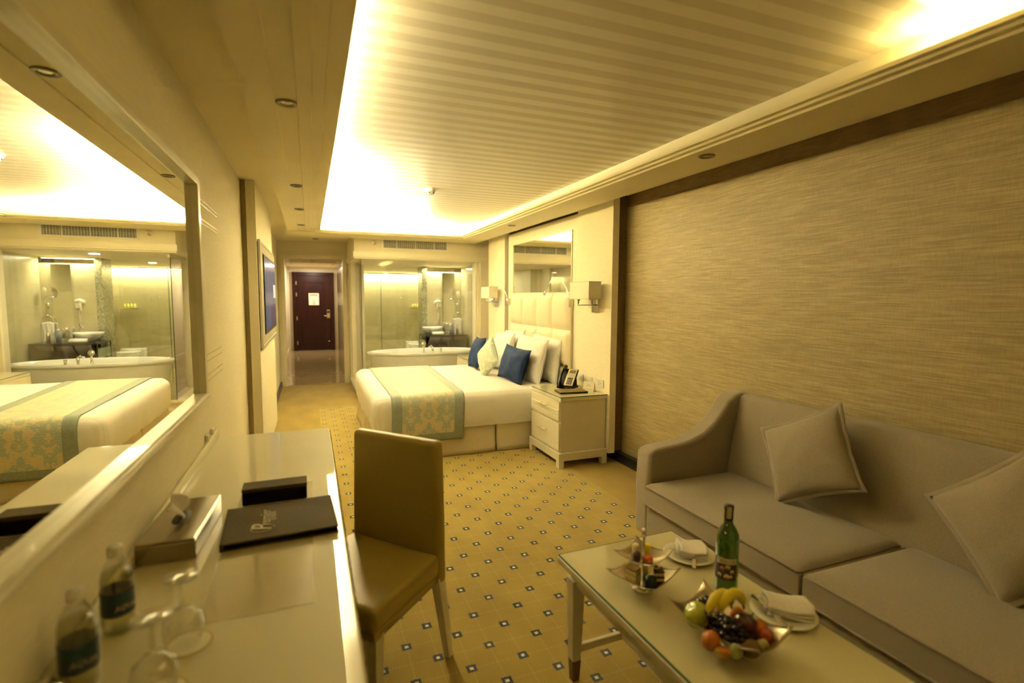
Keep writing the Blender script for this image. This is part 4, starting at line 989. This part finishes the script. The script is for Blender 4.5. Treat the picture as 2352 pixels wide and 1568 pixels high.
# wall lamps
def lamp(loc, label):
    r = thing('wall_lamp', label, 'wall lamp', loc, 0, 'wall lamps either side of the headboard')
    # local origin on wall face, y centre of shade
    m = MB()
    for a in ((-.185, -.18, -.18, .18), (-.068, -.063, -.18, .18), (-.185, -.063, -.18, -.175), (-.185, -.063, .175, .18)): m.box(a[0], a[1], a[2], a[3], -.002, .155)
    s = m.build('lamp_shade', m_shade, r)
    MB().box(-.187, -.061, -.182, .182, .151, .157).box(-.187, -.061, -.182, .182, -.003, .002).box(-.18, -.068, -.175, .175, .148, .152).build('shade_trim', M('shade_trim', (.60, .50, .32), .7), s)
    MB().box(-.018, 0, -.055, .055, -.125, .01).build('back_plate', m_chrome, r, bevel=.002)
    MB().box(-.115, -.018, .02, .032, -.062, -.05).box(-.127, -.115, -.13, .13, -.062, -.05).box(-.127, -.115, -.13, -.118, -.062, .02).box(-.127, -.115, .118, .13, -.062, .02).build('arm', m_chrome, r, bevel=.001)
    for y in (-.124, .124): MB().cyl((-.121, y, -.01), (-.121, y, .05), .016).build('bulb_holder', m_white, r, smooth=True)
    return r
la = lamp((2.485, 4.20, 1.49), 'cream rectangular wall lamp on the near side of the headboard')
dup(la, (2.485, 6.93, 1.49), 0, 'cream rectangular wall lamp on the far side of the headboard')
def reader(loc, pts, label, on):
    r = thing('reading_light', label, 'reading light', loc, 0, 'gooseneck reading lights')
    MB().box(-.045, 0, -.022, .022, -.045, .035).build('mount_box', m_steel, r, bevel=.002)
    P = [Vector(p) for p in pts]; q = []
    n = 20
    for i in range(n + 1):
        t_ = i / n; k = len(P) - 1; c = [p.copy() for p in P]
        for lv in range(k):
            for j in range(k - lv): c[j] = c[j].lerp(c[j + 1], t_)
        q.append(c[0])
    MB().tube(q, .0042, 8).build('gooseneck', m_chrome, r, smooth=True)
    d = (q[-1] - q[-2]).normalized(); h = MB().tube([q[-1] - d * .01, q[-1] + d * .02, q[-1] + d * .045], [.006, .011, .014], 16).build('lamp_head', m_chrome, r, smooth=True)
    MB().tube([q[-1] + d * .045, q[-1] + d * .05], [.012, .010], 16).build('led_lens', M('led_on', (1, 1, 1), .3, emit=(.85, .88, 1), estr=60) if on else m_white, h)
    return r
reader((2.50, 6.47, 1.45), [(-.04, 0, .03), (-.05, .08, .26), (-.13, .30, .22), (-.15, .30, .07)], 'lit gooseneck reading light on the far side of the bed', True)
reader((2.50, 4.69, 1.45), [(-.04, 0, .03), (-.05, .10, .30), (-.10, .30, .30), (-.13, .38, .12)], 'unlit gooseneck reading light on the near side of the bed', False)

# ================================================================ BATHROOM
tu = thing('bathtub', 'freestanding oval white bathtub behind the bathroom glass', 'bathtub', (1.74, 8.43, .02))
MB().lathe([(0, .0), (.78, 0), (.80, .02), (.87, .50), (.885, .545), (.885, .555), (.915, .56), (.92, .575), (.915, .60), (.90, .605), (.86, .605), (.84, .595), (.80, .50), (.72, .20), (.60, .13), (0, .12)], seg=72, sy=.46).build('tub_shell', m_tub, tu, smooth=True)
def pipe(name, label, cat, loc, parts):
    r = thing(name, label, cat, loc)
    for nm, mb in parts: mb.build(nm, m_chrome, r, smooth=True)
    return r
pipe('hand_shower', 'chrome hand shower with round head on the tub rim', 'hand shower', (1.655, 8.045, .622), [('holder', MB().cyl((0, 0, 0), (0, 0, .03), .018).cyl((0, 0, .03), (0, 0, .10), .013)), ('shower_head', MB().lathe([(0, .014), (.034, .012), (.038, 0), (.034, -.012), (0, -.012)], (0, 0, .145), 28, mat=Matrix.Rotation(PI / 2 - .3, 4, 'X'))), ('neck', MB().tube([(0, 0, .09), (0, .004, .125)], .010))])
pipe('tub_faucet', 'chrome tub spout with angled lever in the middle of the rim', 'faucet', (1.795, 8.045, .622), [('body', MB().cyl((0, 0, 0), (0, 0, .095), .017)), ('spout', MB().tube([(0, 0, .085), (-.02, .03, .095), (-.045, .07, .085)], .011)), ('lever', MB().tube([(0, 0, .095), (-.03, 0, .115)], .008))])
pipe('tub_valve', 'short chrome tub valve handle at the right of the rim', 'faucet', (1.925, 8.045, .622), [('body', MB().cyl((0, 0, 0), (0, 0, .06), .018)), ('lever', MB().box(-.02, .02, -.008, .008, .06, .07))])
va = thing('vanity', 'dark brown bathroom vanity with towel rack at its end', 'vanity', (1.87, 8.95, 0))
MB().box(0, .775, 0, .55, .80, .83).build('counter', m_vanity, va, bevel=.003)
MB().box(.40, .775, .02, .55, .50, .80).box(.04, .40, .25, .55, .50, .80).build('cabinet', m_vanity, va, bevel=.003)
ap = MB()
for x in (.03, .24, .46):
    ap.grid(lambda u, v, x=x: (x + .20 * u + .05 * math.sin(v * PI / 2), .012 + .10 * (1 - v) ** 2, .60 + .20 * v), 8, 10)
ap.build('curved_front', M('vanity_gloss', (.10, .075, .045), .12), va, smooth=True, solid=.012)
MB().box(0, .012, 0, .012, .4, .80).box(0, .012, .53, .545, .4, .80).box(0, .012, 0, .545, .74, .75).box(0, .012, 0, .545, .40, .412).build('rack_frame', m_vanity, va)
rk = MB()
for k in range(9): rk.box(.002, .010, .03 + k * .056, .07 + k * .056, .60, .735); rk.box(.002, .010, .03 + k * .056, .07 + k * .056, .42, .58)
rk.build('glass_strips', M('green_glass_strip', (.40, .50, .34), .12), va)
bs = thing('basin', 'round white vessel basin on the dark vanity', 'basin', (2.055, 9.23, .832))
MB().lathe([(0, 0), (.06, 0), (.065, .005), (.13, .05), (.175, .10), (.188, .13), (.184, .13), (.165, .10), (.12, .05), (0, .02)], seg=48).build('bowl', m_porc, bs, smooth=True)
pipe('basin_tap', 'tall chrome basin tap behind the vessel basin', 'faucet', (2.20, 9.40, .832), [('body', MB().cyl((0, 0, 0), (0, 0, .22), .014)), ('spout', MB().tube([(0, 0, .20), (-.05, -.08, .205)], .009)), ('lever', MB().box(-.012, .012, -.012, .012, .22, .25))])
vm = thing('vanity_mirror', 'tall frameless mirror on the wall above the vanity', 'mirror', (2.31, 9.495, .87))
MB().box(0, .235, -.006, 0, 0, 1.08).build('glass', m_mirror, vm)
hd_ = thing('hair_dryer', 'white wall-mounted hair dryer with coiled cord above the basin', 'hair dryer', (2.22, 9.50, 1.36))
MB().box(-.02, .05, -.05, 0, -.05, .06).build('wall_holder', m_white, hd_, bevel=.012, seg=3)
MB().tube([(.03, -.06, .05), (-.02, -.08, .06), (-.07, -.08, .04), (-.075, -.08, .02)], [.026, .032, .028, .020], 16).tube([(-.02, -.08, .04), (-.03, -.08, -.09)], [.018, .014], 12).build('dryer_body', m_white, hd_, smooth=True)
cp = [(.0 + .014 * math.cos(i * .9), -.05 + .014 * math.sin(i * .9), -.09 - i * .0028) for i in range(130)]
MB().tube(cp, .003, 5).build('coiled_cord', m_white, hd_, smooth=True)
mg = thing('magnifying_mirror', 'round chrome magnifying mirror on a jointed arm by the vanity', 'mirror', (2.60, 9.50, 1.33))
MB().cyl((0, 0, -.03), (0, 0, .05), .012).tube([(0, -.0, 0), (-.03, -.06, 0), (0, -.10, .05), (-.01, -.12, .10)], .006).build('arm', m_chrome, mg, smooth=True)
MB().lathe([(0, .006), (.078, .006), (.085, .0), (.078, -.006), (0, -.006)], (-.01, -.13, .20), 36, mat=Matrix.Rotation(.9, 4, 'Z') @ Matrix.Rotation(PI / 2, 4, 'X')).build('mirror_disc', m_mirror, mg, smooth=True)
tr_ = thing('towel_ring', 'chrome towel ring on the vanity wall holding a white towel', 'towel ring', (2.60, 9.50, 1.17))
MB().cyl((0, 0, .03), (0, -.05, .03), .014).build('bracket', m_chrome, tr_, smooth=True)
MB().tube([(.0 + .07 * math.cos(a), -.055, -.04 + .07 * math.sin(a)) for a in [i * 2 * PI / 32 for i in range(33)]], .005, 8, False).build('ring', m_chrome, tr_, smooth=True)
tw = MB()
tw.grid(lambda u, v: (-.075 + .15 * u * (1 - .2 * math.sin(v * PI)), -.065 - .018 * math.sin(u * 14) * v, .0 - .30 * v + .02 * math.sin(u * PI)), 24, 16)
tw.grid(lambda u, v: (-.07 + .15 * u, -.045 - .012 * math.sin(u * 14 + 1) * v, .0 - .24 * v + .02 * math.sin(u * PI)), 24, 16)
tag(tw.build('hand_towel', m_towel, None, smooth=True, solid=.012, loc=(2.60, 9.50, 1.09)), 'white hand towel hanging from the chrome ring beside the vanity', 'towel')
tag(MB().cyl((-.10, 0, .028), (.10, 0, .028), .028).cyl((-.095, -.03, .02), (.105, -.03, .02), .018).build('rolled_towel', m_towel, None, smooth=True, loc=(2.11, 9.03, .832)), 'rolled white towel on the front of the vanity', 'towel')
bt_g = 'small bottles and glasses on the vanity'
def vb_(x, y, h, r, mat, cap, label, name='toiletry_bottle', cat='bottle'):
    o = thing(name, label, cat, (x, y, .832), 0, bt_g)
    MB().lathe([(0, 0), (r, 0), (r, h * .75), (r * .4, h * .85), (r * .4, h * .9)], seg=20).build('body', mat, o, smooth=True)
    MB().lathe([(r * .45, h * .86), (r * .45, h), (0, h)], seg=16).build('cap', cap, o, smooth=True)
vb_(2.33, 9.28, .20, .028, m_clear, m_white, 'tall clear bottle with white cap, first to the right of the basin')
vb_(2.40, 9.22, .19, .026, M('blue_label_bottle', (.30, .36, .50), .2, coat=.5), m_white, 'bottle with a blue label standing on the vanity')
vb_(2.46, 9.30, .17, .03, m_clear, m_chrome, 'short clear bottle with chrome cap near the vanity mirror')
vb_(2.53, 9.24, .16, .024, m_steel, m_chrome, 'slim metallic bottle at the right end of the vanity')
tl = thing('toilet', 'white toilet partly hidden behind the vanity', 'toilet', (2.25, 11.6, .02))
MB().lathe([(0, 0), (.13, 0), (.14, .2), (.19, .36), (.20, .40), (0, .40)], seg=36, sy=1.3).build('bowl', m_porc, tl, smooth=True)
MB().lathe([(0, .402), (.20, .402), (.205, .42), (.19, .435), (0, .44)], seg=36, sy=1.3).build('lid', m_porc, tl, smooth=True)
MB().box(-.2, .2, .26, .45, 0, .46).build('tank', m_porc, tl, bevel=.02, seg=3)
ss = thing('shower_screen', 'clear glass shower screen with a vertical joint', 'shower screen', (0, 10.6, 0))
MB().box(.71, 1.325, -.004, .004, .03, 1.98).build('pane', m_shglass, ss); MB().box(1.332, 2.05, -.004, .004, .03, 1.98).build('pane', m_shglass, ss)
MB().box(1.324, 1.333, -.006, .006, .03, 1.98).build('joint', m_edge, ss)
sc_ = thing('shower_caddy', 'glass corner shelf holding small toiletry bottles in the shower', 'shelf', (2.38, 12.35, 1.24))
MB().box(-.16, .16, -.12, 0, 0, .012).build('shelf', m_chrome, sc_)
for k in range(4): tag(MB().lathe([(0, 0), (.018, 0), (.018, .06), (.008, .065), (.008, .085), (0, .085)], seg=14).build('shampoo_bottle', M('yellow_shampoo', (.65, .60, .10), .3) if k == 0 else bpy.data.materials['yellow_shampoo'], None, smooth=True, loc=(2.28 + k * .055, 12.29, 1.253)), 'tiny yellow shampoo bottle in the row on the shower shelf', 'bottle', 'shampoo bottles on the shower shelf')
hs_ = thing('wall_shower', 'chrome shower head on the bathroom wall with a hanging hose', 'shower head', (.70, 10.0, 1.50))
MB().lathe([(0, .02), (.045, .01), (.05, -.01), (0, -.01)], (.08, 0, .02), 24, mat=Matrix.Rotation(1.2, 4, 'Y')).build('head', m_chrome, hs_, smooth=True)
MB().tube([(0, 0, -.03), (.07, 0, .01)], .010).build('bracket', m_chrome, hs_, smooth=True)
MB().tube([(.07, 0, 0), (.08, 0, -.3), (.09, .0, -.8), (.11, 0, -1.0), (.07, 0, -1.05), (.01, 0, -.95)], .007, 8).build('hose', m_steel, hs_, smooth=True)
